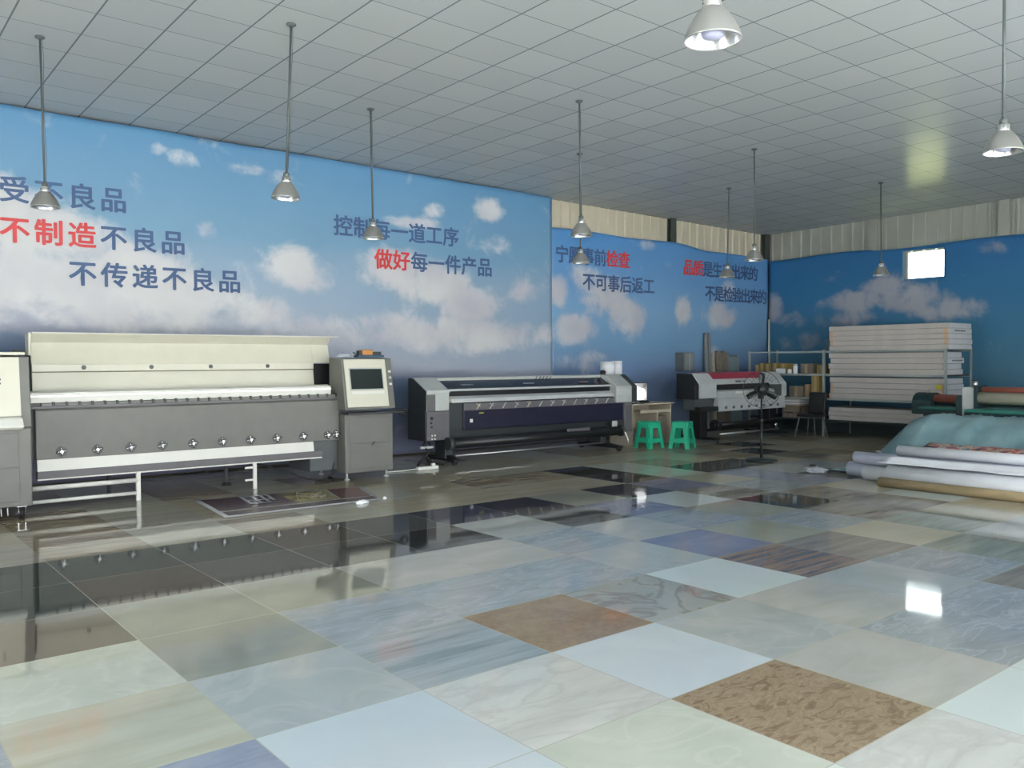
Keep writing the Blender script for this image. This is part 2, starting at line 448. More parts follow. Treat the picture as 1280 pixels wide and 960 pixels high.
# ------------------------------------------------------------------ setting: ceiling of square panels
def ceil_z(x, y): return 1.5196 + 3.0825 - 0.0121 * (x - 8) - 0.0112 * (y - 8)
m, t, b = nt('ceiling_panels')
N, L = t.nodes, t.links
tc = N.new('ShaderNodeTexCoord'); sp = N.new('ShaderNodeSeparateXYZ'); L.new(tc.outputs['Object'], sp.inputs[0])
def line(o, off, wd):
    a1 = N.new('ShaderNodeMath'); a1.operation = 'SUBTRACT'; a1.inputs[1].default_value = off; L.new(o, a1.inputs[0])
    a2 = N.new('ShaderNodeMath'); a2.operation = 'DIVIDE'; a2.inputs[1].default_value = 0.6; L.new(a1.outputs[0], a2.inputs[0])
    a3 = N.new('ShaderNodeMath'); a3.operation = 'ADD'; a3.inputs[1].default_value = 0.5; L.new(a2.outputs[0], a3.inputs[0])
    a4 = N.new('ShaderNodeMath'); a4.operation = 'FRACT'; L.new(a3.outputs[0], a4.inputs[0])
    a5 = N.new('ShaderNodeMath'); a5.operation = 'SUBTRACT'; a5.inputs[1].default_value = 0.5; L.new(a4.outputs[0], a5.inputs[0])
    a6 = N.new('ShaderNodeMath'); a6.operation = 'ABSOLUTE'; L.new(a5.outputs[0], a6.inputs[0])
    a7 = N.new('ShaderNodeMath'); a7.operation = 'LESS_THAN'; a7.inputs[1].default_value = wd / 1.2; L.new(a6.outputs[0], a7.inputs[0])
    fl = N.new('ShaderNodeMath'); fl.operation = 'FLOOR'; L.new(a2.outputs[0], fl.inputs[0])
    return a7.outputs[0], fl.outputs[0]
lx, ix = line(sp.outputs[0], 2.033, 0.016)
ly, iy = line(sp.outputs[1], 12.072, 0.010)
mxm = N.new('ShaderNodeMath'); mxm.operation = 'MAXIMUM'; L.new(lx, mxm.inputs[0]); L.new(ly, mxm.inputs[1])
cb = N.new('ShaderNodeCombineXYZ'); L.new(ix, cb.inputs[0]); L.new(iy, cb.inputs[1])
wnz = N.new('ShaderNodeTexWhiteNoise'); wnz.noise_dimensions = '3D'; L.new(cb.outputs[0], wnz.inputs['Vector'])
rp = ramp(N, [(0.0, (0.45, 0.48, 0.49)), (1.0, (0.49, 0.52, 0.525))]); L.new(wnz.outputs['Value'], rp.inputs[0])
mg = N.new('ShaderNodeMix'); mg.data_type = 'RGBA'; mg.inputs['B'].default_value = (0.17, 0.20, 0.21, 1)
L.new(mxm.outputs[0], mg.inputs['Factor']); L.new(rp.outputs[0], mg.inputs['A']); L.new(mg.outputs['Result'], b.inputs['Base Color'])
b.inputs['Roughness'].default_value = 0.24
b.inputs['Specular IOR Level'].default_value = 0.22
vo = N.new('ShaderNodeTexNoise'); vo.inputs['Scale'].default_value = 1.3; L.new(tc.outputs['Object'], vo.inputs['Vector'])
bp = N.new('ShaderNodeBump'); bp.inputs['Strength'].default_value = 0.12; bp.inputs['Distance'].default_value = 0.05
L.new(vo.outputs[0], bp.inputs['Height']); L.new(bp.outputs[0], b.inputs['Normal'])
df = N.new('ShaderNodeBsdfDiffuse'); ms = N.new('ShaderNodeMixShader'); ms.inputs[0].default_value = 0.5
L.new(mg.outputs['Result'], df.inputs['Color']); L.new(b.outputs[0], ms.inputs[1]); L.new(df.outputs[0], ms.inputs[2]); L.new(ms.outputs[0], N['Material Output'].inputs[0])
M_ceil = m
bm = bmesh.new()
X0, X1, Y0, Y1 = -5.1, 17.6, -2.1, 12.3
lo = [bm.verts.new((x, y, ceil_z(x, y))) for x, y in ((X0, Y0), (X1, Y0), (X1, Y1), (X0, Y1))]
hi = [bm.verts.new(v.co + Vector((0, 0, 0.25))) for v in lo]
bm.faces.new(lo[::-1]); bm.faces.new(hi)
for i in range(4): bm.faces.new((lo[i], lo[(i + 1) % 4], hi[(i + 1) % 4], hi[i]))
me = bpy.data.meshes.new('ceiling'); bm.to_mesh(me); bm.free(); me.materials.append(M_ceil)
o = bpy.data.objects.new('ceiling', me); COL.objects.link(o); o['kind'] = 'structure'

# ------------------------------------------------------------------ setting: ribbed steel walls
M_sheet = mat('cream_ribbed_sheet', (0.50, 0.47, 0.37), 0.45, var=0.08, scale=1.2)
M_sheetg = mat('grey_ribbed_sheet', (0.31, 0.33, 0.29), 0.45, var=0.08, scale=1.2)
WY, WX = 12.10, 17.50
def ribs(a0, a1, pitch=0.25, dp=0.03):
    """zig-zag (position, depth) along a wall"""
    P = []
    a = a0
    while a < a1:
        for q, dd in ((0.0, 0), (0.74, 0), (0.80, dp), (0.94, dp)):
            x = a + q * pitch
            if x < a1: P.append((x, dd))
        a += pitch
    P.append((a1, 0))
    return P
def sheet(mb, P, z0, z1, put):
    mb.grid([[put(p, dd, z0) for p, dd in P], [put(p, dd, z1) for p, dd in P]], smooth=False)
H = 4.85
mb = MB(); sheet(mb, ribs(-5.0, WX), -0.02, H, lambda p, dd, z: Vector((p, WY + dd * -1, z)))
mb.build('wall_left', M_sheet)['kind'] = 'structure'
WIN = (7.90, 8.72, 3.14, 3.72)
mb = MB()
put = lambda p, dd, z: Vector((WX - dd, p, z))
sheet(mb, ribs(-2.1, WIN[0]), -0.02, H, put)
sheet(mb, ribs(WIN[1], WY + 0.05), -0.02, H, put)
sheet(mb, ribs(WIN[0], WIN[1]), -0.02, WIN[2], put)
sheet(mb, ribs(WIN[0], WIN[1]), WIN[3], H, put)
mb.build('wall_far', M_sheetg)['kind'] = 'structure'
M_plast = mat('painted_wall', (0.62, 0.62, 0.60), 0.8)
mb = MB(); xa = -5.1
for c, sz, _ in DOORS[:2]:
    x0, x1 = c[0] - sz[0] / 2, c[0] + sz[0] / 2
    mb.box(xa, x0, -2.15, -2.0, 0, H).box(x0, x1, -2.15, -2.0, sz[1], H); xa = x1
mb.box(xa, 17.6, -2.15, -2.0, 0, H).build('wall_right', M_plast)['kind'] = 'structure'
d1 = DOORS[2]; y0, y1, zt = d1[0][1] - d1[1][0] / 2, d1[0][1] + d1[1][0] / 2, d1[1][1]
MB().box(-5.15, -5.0, -2.1, y0, 0, H).box(-5.15, -5.0, y1, 12.2, 0, H).box(-5.15, -5.0, y0, y1, zt, H).build('wall_near', M_plast)['kind'] = 'structure'
# window in the far wall
m, t, b = nt('window_glass')
gl = t.nodes.new('ShaderNodeBsdfGlossy'); gl.inputs['Roughness'].default_value = 0.02
tr = t.nodes.new('ShaderNodeBsdfTransparent'); tr.inputs[0].default_value = (0.96, 0.98, 0.97, 1)
ms = t.nodes.new('ShaderNodeMixShader'); ms.inputs[0].default_value = 0.06
t.links.new(tr.outputs[0], ms.inputs[1]); t.links.new(gl.outputs[0], ms.inputs[2])
t.links.new(ms.outputs[0], t.nodes['Material Output'].inputs[0])
M_glass = m
win = tag(MB().box(17.49, 17.54, WIN[0], WIN[0] + .03, WIN[2], WIN[3]).box(17.49, 17.54, WIN[1] - .03, WIN[1], WIN[2], WIN[3])
    .box(17.49, 17.54, WIN[0], WIN[1], WIN[2], WIN[2] + .025).box(17.49, 17.54, WIN[0], WIN[1], WIN[3] - .025, WIN[3]).build('window_1', M_white), kind='structure')
MB().box(17.512, 17.518, WIN[0] + .03, WIN[1] - .03, WIN[2] + .025, WIN[3] - .025).build('pane', M_glass, win)
# steel columns standing between sheet and banners
for i, (bx) in enumerate([(13.93, 14.10, 11.95, 12.06), (17.24, 17.42, 11.955, 12.06), (17.38, 17.47, 9.33, 9.50), (17.38, 17.47, 6.72, 6.93)]):
    mb = MB(); x0, x1, y0, y1 = bx; zt = ceil_z(x1, y1) - 0.005
    if i < 2: mb.box(x0, x1, y0, y0 + .02, 0, zt).box(x0, x1, y1 - .02, y1, 0, zt).box((x0 + x1) / 2 - .01, (x0 + x1) / 2 + .01, y0 + .02, y1 - .02, 0, zt)
    else: mb.box(x0, x0 + .02, y0, y1, 0, zt).box(x1 - .02, x1, y0, y1, 0, zt).box(x0 + .02, x1 - .02, (y0 + y1) / 2 - .01, (y0 + y1) / 2 + .01, 0, zt)
    mb.build('trim_%d' % (i + 1), M_column if i < 2 else M_sheetg)['kind'] = 'structure'

# ------------------------------------------------------------------ sky banners
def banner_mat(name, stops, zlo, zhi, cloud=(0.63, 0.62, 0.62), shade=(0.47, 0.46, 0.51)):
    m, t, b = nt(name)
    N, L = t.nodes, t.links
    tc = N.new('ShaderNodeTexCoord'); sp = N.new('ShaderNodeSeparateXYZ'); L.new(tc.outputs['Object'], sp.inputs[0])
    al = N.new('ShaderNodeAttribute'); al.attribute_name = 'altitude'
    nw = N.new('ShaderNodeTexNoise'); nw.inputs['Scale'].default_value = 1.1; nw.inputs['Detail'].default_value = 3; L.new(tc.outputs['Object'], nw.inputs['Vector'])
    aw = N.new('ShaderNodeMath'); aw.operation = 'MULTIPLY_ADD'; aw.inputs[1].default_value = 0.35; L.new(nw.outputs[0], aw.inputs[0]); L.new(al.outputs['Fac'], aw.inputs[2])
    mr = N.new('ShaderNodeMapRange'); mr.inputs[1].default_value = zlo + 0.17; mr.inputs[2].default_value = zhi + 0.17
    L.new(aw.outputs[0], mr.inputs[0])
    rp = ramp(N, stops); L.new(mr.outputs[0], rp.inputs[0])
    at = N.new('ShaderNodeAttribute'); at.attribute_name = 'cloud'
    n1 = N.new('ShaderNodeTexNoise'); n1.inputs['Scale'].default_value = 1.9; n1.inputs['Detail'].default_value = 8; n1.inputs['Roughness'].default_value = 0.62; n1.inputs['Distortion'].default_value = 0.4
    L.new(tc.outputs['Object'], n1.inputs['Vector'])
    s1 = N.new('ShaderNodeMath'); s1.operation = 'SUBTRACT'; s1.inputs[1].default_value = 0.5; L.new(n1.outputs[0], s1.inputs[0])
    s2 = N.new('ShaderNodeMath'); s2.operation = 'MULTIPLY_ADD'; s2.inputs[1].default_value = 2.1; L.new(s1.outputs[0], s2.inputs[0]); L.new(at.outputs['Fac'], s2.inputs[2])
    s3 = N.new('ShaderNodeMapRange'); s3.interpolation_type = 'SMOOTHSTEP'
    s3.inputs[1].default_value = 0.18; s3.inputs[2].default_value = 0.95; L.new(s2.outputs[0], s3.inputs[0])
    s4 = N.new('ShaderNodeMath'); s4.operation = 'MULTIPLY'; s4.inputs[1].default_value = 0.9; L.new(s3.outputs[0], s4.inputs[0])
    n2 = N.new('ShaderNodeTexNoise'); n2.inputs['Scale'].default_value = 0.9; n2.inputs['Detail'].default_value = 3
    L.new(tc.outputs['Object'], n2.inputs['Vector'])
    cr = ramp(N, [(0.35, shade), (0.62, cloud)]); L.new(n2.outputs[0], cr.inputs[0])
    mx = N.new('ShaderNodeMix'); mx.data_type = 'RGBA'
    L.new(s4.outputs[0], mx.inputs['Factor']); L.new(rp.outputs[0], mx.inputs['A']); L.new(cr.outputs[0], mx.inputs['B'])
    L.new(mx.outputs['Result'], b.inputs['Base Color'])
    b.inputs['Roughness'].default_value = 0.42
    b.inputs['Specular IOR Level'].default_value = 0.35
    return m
def cloud_at(a, z, blobs):
    v = 0.0
    for ca, cz, ra, rz, s in blobs:
        q = math.hypot((a - ca) / ra, (z - cz) / rz)
        v = max(v, s * smooth01(1.35 - q))
    return v
def banner(name, a0, a1, topf, put, blobs, m, hole=None, step=0.075, wrinkle=0.006, seed=0.0, tilt=0.0):
    na = int((a1 - a0) / step); nz = 60
    As = [a0 + (a1 - a0) * i / na for i in range(na + 1)]
    if hole: As = sorted(set(As + [hole[0], hole[1]]))
    bm = bmesh.new(); lay = bm.verts.layers.float.new('cloud'); la2 = bm.verts.layers.float.new('altitude')
    rows = []
    for a in As:
        zt = topf(a)
        Z = [0.02 + (zt - 0.02) * j / nz for j in range(nz + 1)]
        if hole:
            for h in (hole[2], hole[3]):
                j = min(range(1, nz), key=lambda k: abs(Z[k] - h)); Z[j] = h
        col = []
        for z in Z:
            wv = wrinkle * (noise.noise(Vector((a * 0.9 + seed, z * 2.2, seed))) + 0.4 * noise.noise(Vector((a * 5 + z * 2, z * 9, seed + 5))) * smooth01((z - 3.0) / 1.5))
            v = bm.verts.new(put(a, z, wv)); v[lay] = cloud_at(a, z, blobs); v[la2] = z + tilt * max(0.0, a - 1.8) * smooth01((3.2 - z) / 1.6)
            col.append((v, z))
        rows.append(col)
    for i in range(len(rows) - 1):
        for j in range(nz):
            if hole and hole[0] - 1e-4 <= As[i] and As[i + 1] <= hole[1] + 1e-4:
                zc = (rows[i][j][1] + rows[i][j + 1][1]) / 2
                if hole[2] < zc < hole[3]: continue
            f = bm.faces.new((rows[i][j][0], rows[i + 1][j][0], rows[i + 1][j + 1][0], rows[i][j + 1][0])); f.smooth = True
    bmesh.ops.recalc_face_normals(bm, faces=bm.faces)
    me = bpy.data.meshes.new(name); bm.to_mesh(me); bm.free(); me.materials.append(m)
    o = bpy.data.objects.new(name, me); COL.objects.link(o); ORG[o.name] = Vector((0, 0, 0))
    md = o.modifiers.new('solid', 'SOLIDIFY'); md.thickness = 0.003; md.offset = 0
    return o
SKYSTOPS = [(0.0, (0.22, 0.22, 0.30)), (0.22, (0.18, 0.20, 0.30)), (0.36, (0.10, 0.15, 0.25)), (0.405, (0.13, 0.18, 0.27)), (0.425, (0.28, 0.30, 0.38)), (0.47, (0.36, 0.39, 0.47)), (0.58, (0.28, 0.37, 0.48)), (0.72, (0.16, 0.305, 0.45)), (1.0, (0.095, 0.24, 0.42))]
BM1 = banner_mat('printed_sky_left', SKYSTOPS, 0, 4.6)
B1 = [(2.4, 2.55, 2.2, 0.45, 1.0), (3.4, 2.15, 1.7, 0.3, .9), (1.6, 3.45, 0.9, 0.35, .95), (2.3, 3.1, 1.0, 0.40, 1.0), (3.0, 2.8, 1.3, 0.35, .85), (3.5, 2.35, 1.6, 0.40, 1.0), (1.6, 2.35, 1.6, 0.35, .75), (0.5, 3.0, 1.2, 0.6, .9), (-1.0, 2.6, 1.5, 0.6, .8),
      (4.6, 2.25, 1.2, 0.32, .8), (3.9, 4.25, 0.25, 0.16, .72), (3.55, 4.35, 0.16, 0.12, .5), (4.25, 3.33, 0.18, 0.16, .6), (5.45, 2.88, 0.50, 0.42, .95), (5.95, 2.75, 0.3, 0.3, .6),
      (8.0, 4.02, 0.28, 0.16, .75), (9.1, 4.12, 0.38, 0.22, .8), (7.5, 3.76, 0.6, 0.13, .9), (7.3, 3.0, 0.75, 0.4, .9), (7.95, 2.8, 0.85, 0.42, 1.0), (8.7, 2.5, 0.8, 0.35, .9), (9.2, 3.55, 0.5, 0.22, .6),
      (6.5, 2.0, 2.0, 0.34, .75), (8.4, 1.95, 1.9, 0.36, .85), (10.2, 2.0, 1.0, 0.3, .6), (4.8, 4.25, 0.35, 0.1, .45), (5.3, 4.2, 0.2, 0.12, .5), (9.9, 2.75, 0.6, 0.3, .5)]
def top1(a): return ceil_z(a, 11.9) - 0.012 - 0.012 * (0.5 + 0.5 * math.sin(a * 3.1)) * (1 if a < 5 else 0.3)
ban1 = banner('sky_banner', -4.9, 10.56, top1, lambda a, z, wv: Vector((a, 11.90 - wv, z)), B1, BM1, seed=1.0, tilt=0.115)
tag(ban1, 'long blue sky and cloud banner hung to the ceiling behind the largest printer', 'banner')
BM2 = banner_mat('printed_sky_middle', [(0.0, (0.19, 0.23, 0.34)), (0.30, (0.17, 0.25, 0.42)), (0.45, (0.17, 0.32, 0.50)), (0.62, (0.19, 0.36, 0.57)), (0.8, (0.13, 0.30, 0.56)), (1.0, (0.08, 0.25, 0.54))], 0, 4.0)
B2 = [(11.5, 3.1, 0.45, 0.3, .8), (12.0, 2.8, 0.75, 0.45, 1.0), (12.6, 2.4, 0.65, 0.45, .95), (10.7, 2.8, 0.35, 0.35, .9), (11.1, 2.1, 0.7, 0.35, .9), (14.3, 2.6, 0.3, 0.35, .9), (15.5, 2.45, 0.6, 0.4, .9), (15.8, 3.05, 0.4, 0.3, .85), (13.2, 3.85, 0.3, 0.14, .5), (13.8, 3.5, 0.2, 0.1, .5), (11.4, 1.5, 0.8, 0.25, .6), (15.6, 1.6, 0.8, 0.3, .5)]
def top2(a):
    if a < 14: z = 3.97 + 0.015 * math.sin((a - 10.6) * 2.2)
    else: z = 3.99 - 0.13 * smooth01((a - 14) / 1.2) + 0.02 * math.sin(a * 1.3)
    return z
ban2 = banner('sky_banner', 10.57, 17.33, top2, lambda a, z, wv: Vector((a, 11.93 - wv, z)), B2, BM2, seed=9.0)
tag(ban2, 'shorter sky banner with ribbed sheet above it, behind the two farther printers', 'banner')
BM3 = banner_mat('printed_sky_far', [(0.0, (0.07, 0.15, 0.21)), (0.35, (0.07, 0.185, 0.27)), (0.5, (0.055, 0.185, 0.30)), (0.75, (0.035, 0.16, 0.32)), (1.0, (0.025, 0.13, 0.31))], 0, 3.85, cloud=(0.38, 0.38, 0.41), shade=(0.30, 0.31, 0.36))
B3 = [(9.1, 3.0, 0.7, 0.26, .9), (9.7, 2.75, 0.9, 0.30, 1.0), (8.6, 2.75, 0.9, 0.32, 1.0), (7.8, 2.5, 0.9, 0.25, .8), (11.8, 2.7, 0.35, 0.35, .9), (11.3, 2.4, 0.4, 0.25, .6), (6.95, 3.6, 0.4, 0.14, .5), (10.45, 2.77, 0.25, 0.14, .55), (11.0, 1.9, 1.0, 0.25, .6), (9.9, 2.4, 0.8, 0.25, .7), (5.0, 2.6, 1.2, 0.4, .7)]
def top3(a): return 3.80 + 0.02 * math.sin(a * 2.0) + (0.02 if a > 9.4 else 0.0)
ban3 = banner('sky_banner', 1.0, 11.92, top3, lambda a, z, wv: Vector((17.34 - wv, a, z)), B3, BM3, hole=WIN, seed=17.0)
tag(ban3, 'deep blue sky banner with a window cut through it, behind the carton rack', 'banner')

# slogans printed on the banners
_tc = {}
def glyph(ch):
    if ch in _tc: return _tc[ch]
    c = bpy.data.curves.new('glyph', 'FONT')
    c.body = ch; c.size = 1.0; c.fill_mode = 'FRONT'; c.resolution_u = 3
    o = bpy.data.objects.new('glyph', c); COL.objects.link(o)
    bpy.context.view_layer.update()
    dg = bpy.context.evaluated_depsgraph_get()
    me = bpy.data.meshes.new_from_object(o.evaluated_get(dg))
    vs = [v.co.copy() for v in me.vertices]; fs = [list(p.vertices) for p in me.polygons]
    bpy.data.objects.remove(o); bpy.data.curves.remove(c); bpy.data.meshes.remove(me)
    _tc[ch] = (vs, fs)
    return _tc[ch]
def slogan(ban, chars, idx, x0, pitch, ztop, h, y, m, label):
    bm = bmesh.new()
    for i in idx:
        vs, fs = glyph(chars[i])
        if not vs: continue
        s = h / 0.93
        for q in range(8):                       # heavier strokes than the plain face
            ox, oz = 0.026 * math.cos(q * math.pi / 4), 0.020 * math.sin(q * math.pi / 4)
            V = [bm.verts.new((x0 + i * pitch + (v.x - 0.035 + ox) * s, y - q * 0.0001, ztop - (0.84 - v.y - oz) * s)) for v in vs]
            for f in fs:
                try: bm.faces.new([V[k] for k in f])
                except ValueError: pass
    me = bpy.data.meshes.new('lettering'); bm.to_mesh(me); bm.free(); me.materials.append(m)
    o = bpy.data.objects.new('lettering', me); COL.objects.link(o); o.parent = ban
    o['label'] = label
Y1, Y2 = 11.886, 11.917
slogan(ban1, '受不良品', range(4), 1.74, 0.373, 3.765, 0.31, Y1, M_ink, 'navy slogan, top line at left')
slogan(ban1, '不制造不良品', range(3), 1.735, 0.373, 3.28, 0.31, Y1, M_inkr, 'red slogan characters')
slogan(ban1, '不制造不良品', range(3, 6), 1.735, 0.373, 3.28, 0.31, Y1, M_ink, 'navy slogan, middle line at left')
slogan(ban1, '不传递不良品', range(6), 2.48, 0.377, 2.80, 0.31, Y1, M_ink, 'navy slogan, bottom line at left')
slogan(ban1, '控制每一道工序', range(7), 6.14, 0.333, 3.745, 0.31, Y1, M_ink, 'navy slogan, upper middle line')
slogan(ban1, '做好每一件产品', range(2), 6.842, 0.334, 3.285, 0.31, Y1, M_inkr, 'two red slogan characters')
slogan(ban1, '做好每一件产品', range(2, 7), 6.842, 0.334, 3.285, 0.31, Y1, M_ink, 'navy slogan, lower middle line')
slogan(ban2, '宁愿事前检查', range(4), 10.668, 0.332, 3.66, 0.32, Y2, M_ink, 'navy slogan characters')
slogan(ban2, '宁愿事前检查', range(4, 6), 10.668, 0.332, 3.66, 0.32, Y2, M_inkr, 'two red slogan characters')
slogan(ban2, '不可事后返工', range(6), 11.358, 0.339, 3.18, 0.32, Y2, M_ink, 'navy slogan, second line')
slogan(ban2, '品质是生产出来的', range(2), 14.285, 0.327, 3.65, 0.33, Y2, M_inkr, 'two red slogan characters')
slogan(ban2, '品质是生产出来的', range(2, 8), 14.285, 0.327, 3.65, 0.33, Y2, M_ink, 'navy slogan near the corner')
slogan(ban2, '不是检验出来的', range(7), 15.01, 0.318, 3.13, 0.33, Y2, M_ink, 'navy slogan, lower line near the corner')

# ------------------------------------------------------------------ largest printer
def wheel(mb_c, mb_d, x, y, z, r=0.052):
    """chrome four-lobed pinch wheel facing -y with dark gaps"""
    mb_d.tube((x, y, z), (x, y - 0.012, z), r, 18)
    for k in range(4):
        a = math.pi / 4 * 0 + k * math.pi / 2 + 0.2
        mb_c.tube((x + math.cos(a) * r * 0.15, y - 0.02, z + math.sin(a) * r * 0.15), (x + math.cos(a) * r * 1.05, y - 0.02, z + math.sin(a) * r * 1.05), r * 0.2, 8)
    mb_c.tube((x, y - 0.012, z), (x, y - 0.034, z), r * 0.32, 12)
def castor(parent, x, y, m=None, r=0.045, top=0.12):
    c = MB().tube((x - .022, y, r), (x + .022, y, r), r, 18).build('castor', M_rubber, parent)
    MB().tube((x - .027, y, r), (x + .027, y, r), r * .72, 18).box(x - .045, x + .045, y - .045, y + .045, top, top + .008).build('hub', m or M_chrome, c)
    MB().prism([(y - .03, r - .005), (y + .03, r - .005), (y + .04, top), (y - .04, top)], 0, x - .034, x - .026).prism([(y - .03, r - .005), (y + .03, r - .005), (y + .04, top), (y - .04, top)], 0, x + .026, x + .034).tube((x - .04, y, r), (x + .04, y, r), .012, 8).build('fork', m or M_chrome, c)
    return c

P = thing('wide_format_printer', (3.5, 10.3, 0), 'grey and cream wide printer under the raised cover, nearest and largest of the printers', 'printer', 'large format printers along the banner wall')
# left cabinet
lc = MB().box(0.80, 1.62, 9.50, 10.75, 0.12, 0.885).build('left_cabinet', M_grey, P, bevel=0.012)
MB().box(0.86, 1.51, 9.492, 9.50, 0.17, 0.50).box(0.86, 1.51, 9.492, 9.50, 0.51, 0.84).build('door', M_grey, lc, bevel=0.004)
MB().box(1.28, 1.34, 9.474, 9.492, 0.50, 0.515).build('latch', M_black, lc)
hd = MB().prism([(9.56, 0.885), (10.70, 0.885), (10.70, 1.60), (9.64, 1.58)], 0, 0.80, 1.635).build('left_head', M_grey, P, bevel=0.01)
MB().prism([(9.552, 1.0), (9.562, 1.0), (9.642, 1.575), (9.632, 1.575)], 0, 0.84, 1.545).build('front_panel', M_cream, hd, bevel=0.003)
MB().prism([(9.40, 0.90), (9.44, 0.872), (9.57, 0.90), (9.57, 1.0), (9.46, 0.985)], 0, 0.84, 1.545).build('chin', M_white, hd, bevel=0.012)
MB().box(0.82, 1.60, 9.62, 10.6, 1.595, 1.625).build('lid', M_cream, hd, bevel=0.01)
MB().tube((1.37, 9.585, 1.36), (1.37, 9.605, 1.362), 0.012, 10).tube((1.37, 9.59, 1.32), (1.37, 9.61, 1.322), 0.012, 10).build('knob', M_greydk, hd)
for x in (0.95, 1.53): castor(P, x, 9.57, None, 0.052, 0.115)
for x in (0.95, 1.53): castor(P, x, 10.6)
# right cabinet
rc = MB().box(5.19, 5.89, 9.80, 10.68, 0.09, 0.85).build('right_cabinet', M_grey, P, bevel=0.012)
MB().box(5.25, 5.83, 9.793, 9.80, 0.14, 0.46).box(5.25, 5.83, 9.793, 9.80, 0.47, 0.80).build('door', M_grey, rc, bevel=0.004)
MB().prism([(5.56, 0.435), (5.585, 0.435), (5.62, 0.48), (5.595, 0.48)], 1, 9.775, 9.792).build('latch', M_greydk, rc)
MB().box(5.165, 5.97, 9.66, 9.86, 0.845, 0.87).build('keyboard_shelf', M_black, rc, bevel=0.004)
MB().path([(5.9, 9.72, .875), (5.97, 9.70, .89), (6.03, 9.70, .87), (6.06, 9.72, .84), (6.02, 9.74, .82), (5.95, 9.74, .84)], 0.018).build('cable_bundle', M_rubber, rc)
for x in (5.25, 5.83):
    f = MB().tube((x, 9.88, 0.02), (x, 9.88, 0.10), 0.014, 10).tube((x, 9.88, 0), (x, 9.88, 0.02), 0.04, 14, 0.025).build('levelling_foot', M_lgrey, P)
    f = MB().tube((x, 10.6, 0.02), (x, 10.6, 0.10), 0.014, 10).tube((x, 10.6, 0), (x, 10.6, 0.02), 0.04, 14, 0.025).build('levelling_foot', M_lgrey, P)
# console with the screen
cn = MB().prism([(9.74, 0.90), (10.18, 0.90), (10.18, 1.57), (9.86, 1.555)], 0, 5.165, 5.90).build('console', M_grey, P, bevel=0.012)
def onslope(z, off=0.0): return 9.74 + (z - 0.90) / 0.655 * 0.12 - off
def slab(x0, x1, z0, z1, th, off=0.0):
    return MB().prism([(onslope(z0, off), z0), (onslope(z1, off), z1), (onslope(z1, off + th), z1), (onslope(z0, off + th), z0)], 0, x0, x1)
slab(5.20, 5.80, 0.935, 1.545, 0.012).build('screen_panel', M_cream, cn, bevel=0.006)
slab(5.255, 5.745, 1.15, 1.435, 0.008, 0.012).build('bezel', M_lgrey, cn, bevel=0.003)
slab(5.27, 5.73, 1.165, 1.42, 0.003, 0.020).build('screen', M_screen, cn)
slab(5.27, 5.74, 1.10, 1.135, 0.004, 0.012).build('trim_strip', M_white, cn)
for i, z in enumerate((1.385, 1.305, 1.22)):
    slab(5.835, 5.875, z - .015, z + .015, 0.012).build('button', M_white if i != 1 else M_alu, cn, bevel=0.003)
# base beam, apron, rail
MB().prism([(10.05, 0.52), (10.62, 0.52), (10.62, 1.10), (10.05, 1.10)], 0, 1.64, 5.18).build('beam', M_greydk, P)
MB().prism([(9.95, 0.515), (10.06, 0.515), (10.06, 1.06), (10.0, 1.06), (9.95, 1.02)], 0, 1.735, 5.185).build('apron', M_grey, P, bevel=0.006)
MB().box(1.70, 5.185, 9.965, 10.03, 1.04, 1.068).build('apron_lip', M_mgrey, P, bevel=0.004)
for i in range(27):
    mc, mdk = MB(), MB()
    x = 1.80 + i * 0.125
    mc.box(x, x + 0.097, 9.975, 10.03, 1.066, 1.098)
    mdk.box(x + 0.099, x + 0.120, 9.97, 10.03, 1.066, 1.110)
    cl_ = mc.build('media_clamp', M_grey, P, bevel=0.003); mdk.build('clamp_gap', M_black, cl_)
MB().prism([(10.0, 1.10), (10.10, 1.10), (10.10, 1.225), (10.0, 1.205)], 0, 1.70, 5.10).build('platen_rail', M_white, P, bevel=0.006)
MB().box(1.70, 5.10, 9.985, 10.0, 1.165, 1.175).build('rail_slot', M_alu, P)
# rear housing and raised cover
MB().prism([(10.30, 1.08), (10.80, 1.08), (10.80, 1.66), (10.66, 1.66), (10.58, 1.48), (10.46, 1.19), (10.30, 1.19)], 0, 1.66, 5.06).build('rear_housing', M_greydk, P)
cv = MB().prism([(10.39, 1.20), (10.43, 1.20), (10.47, 1.50), (10.55, 1.74), (10.47, 1.84), (10.40, 1.845), (10.41, 1.825), (10.50, 1.74), (10.43, 1.50)], 0, 1.79, 5.06).build('cover', M_cream, P, bevel=0.004)
MB().prism([(10.43, 1.497), (10.47, 1.497), (10.55, 1.74), (10.47, 1.84), (10.40, 1.845), (10.41, 1.825), (10.50, 1.74)], 0, 5.06, 5.31).build('cover_end', M_cream, cv, bevel=0.004)
MB().box(1.79, 5.06, 10.408, 10.44, 1.424, 1.500).build('hinge_strip', M_cream, cv, bevel=0.003)
MB().box(5.06, 5.45, 10.46, 10.72, 1.08, 1.49).build('dark_gap_fill', M_black, P)  # black box standing in for the shade in the open gap
MB().box(1.79, 5.42, 10.38, 10.58, 1.838, 1.85).build('cover_edge', M_white, cv, bevel=0.004)
MB().box(1.79, 5.06, 10.404, 10.42, 1.412, 1.422).build('cover_seam', M_bronze, cv)
MB().prism([(10.44, 1.60), (10.62, 1.60), (10.62, 1.83), (10.42, 1.84)], 0, 1.765, 1.79).build('cover_end_plate', M_cream, cv, bevel=0.004)
for px in (2.30, 3.02, 3.71, 4.43):
    MB().tube((px, 10.395, 1.465), (px, 10.415, 1.465), 0.024, 14).build('bolt', M_greydk, cv)
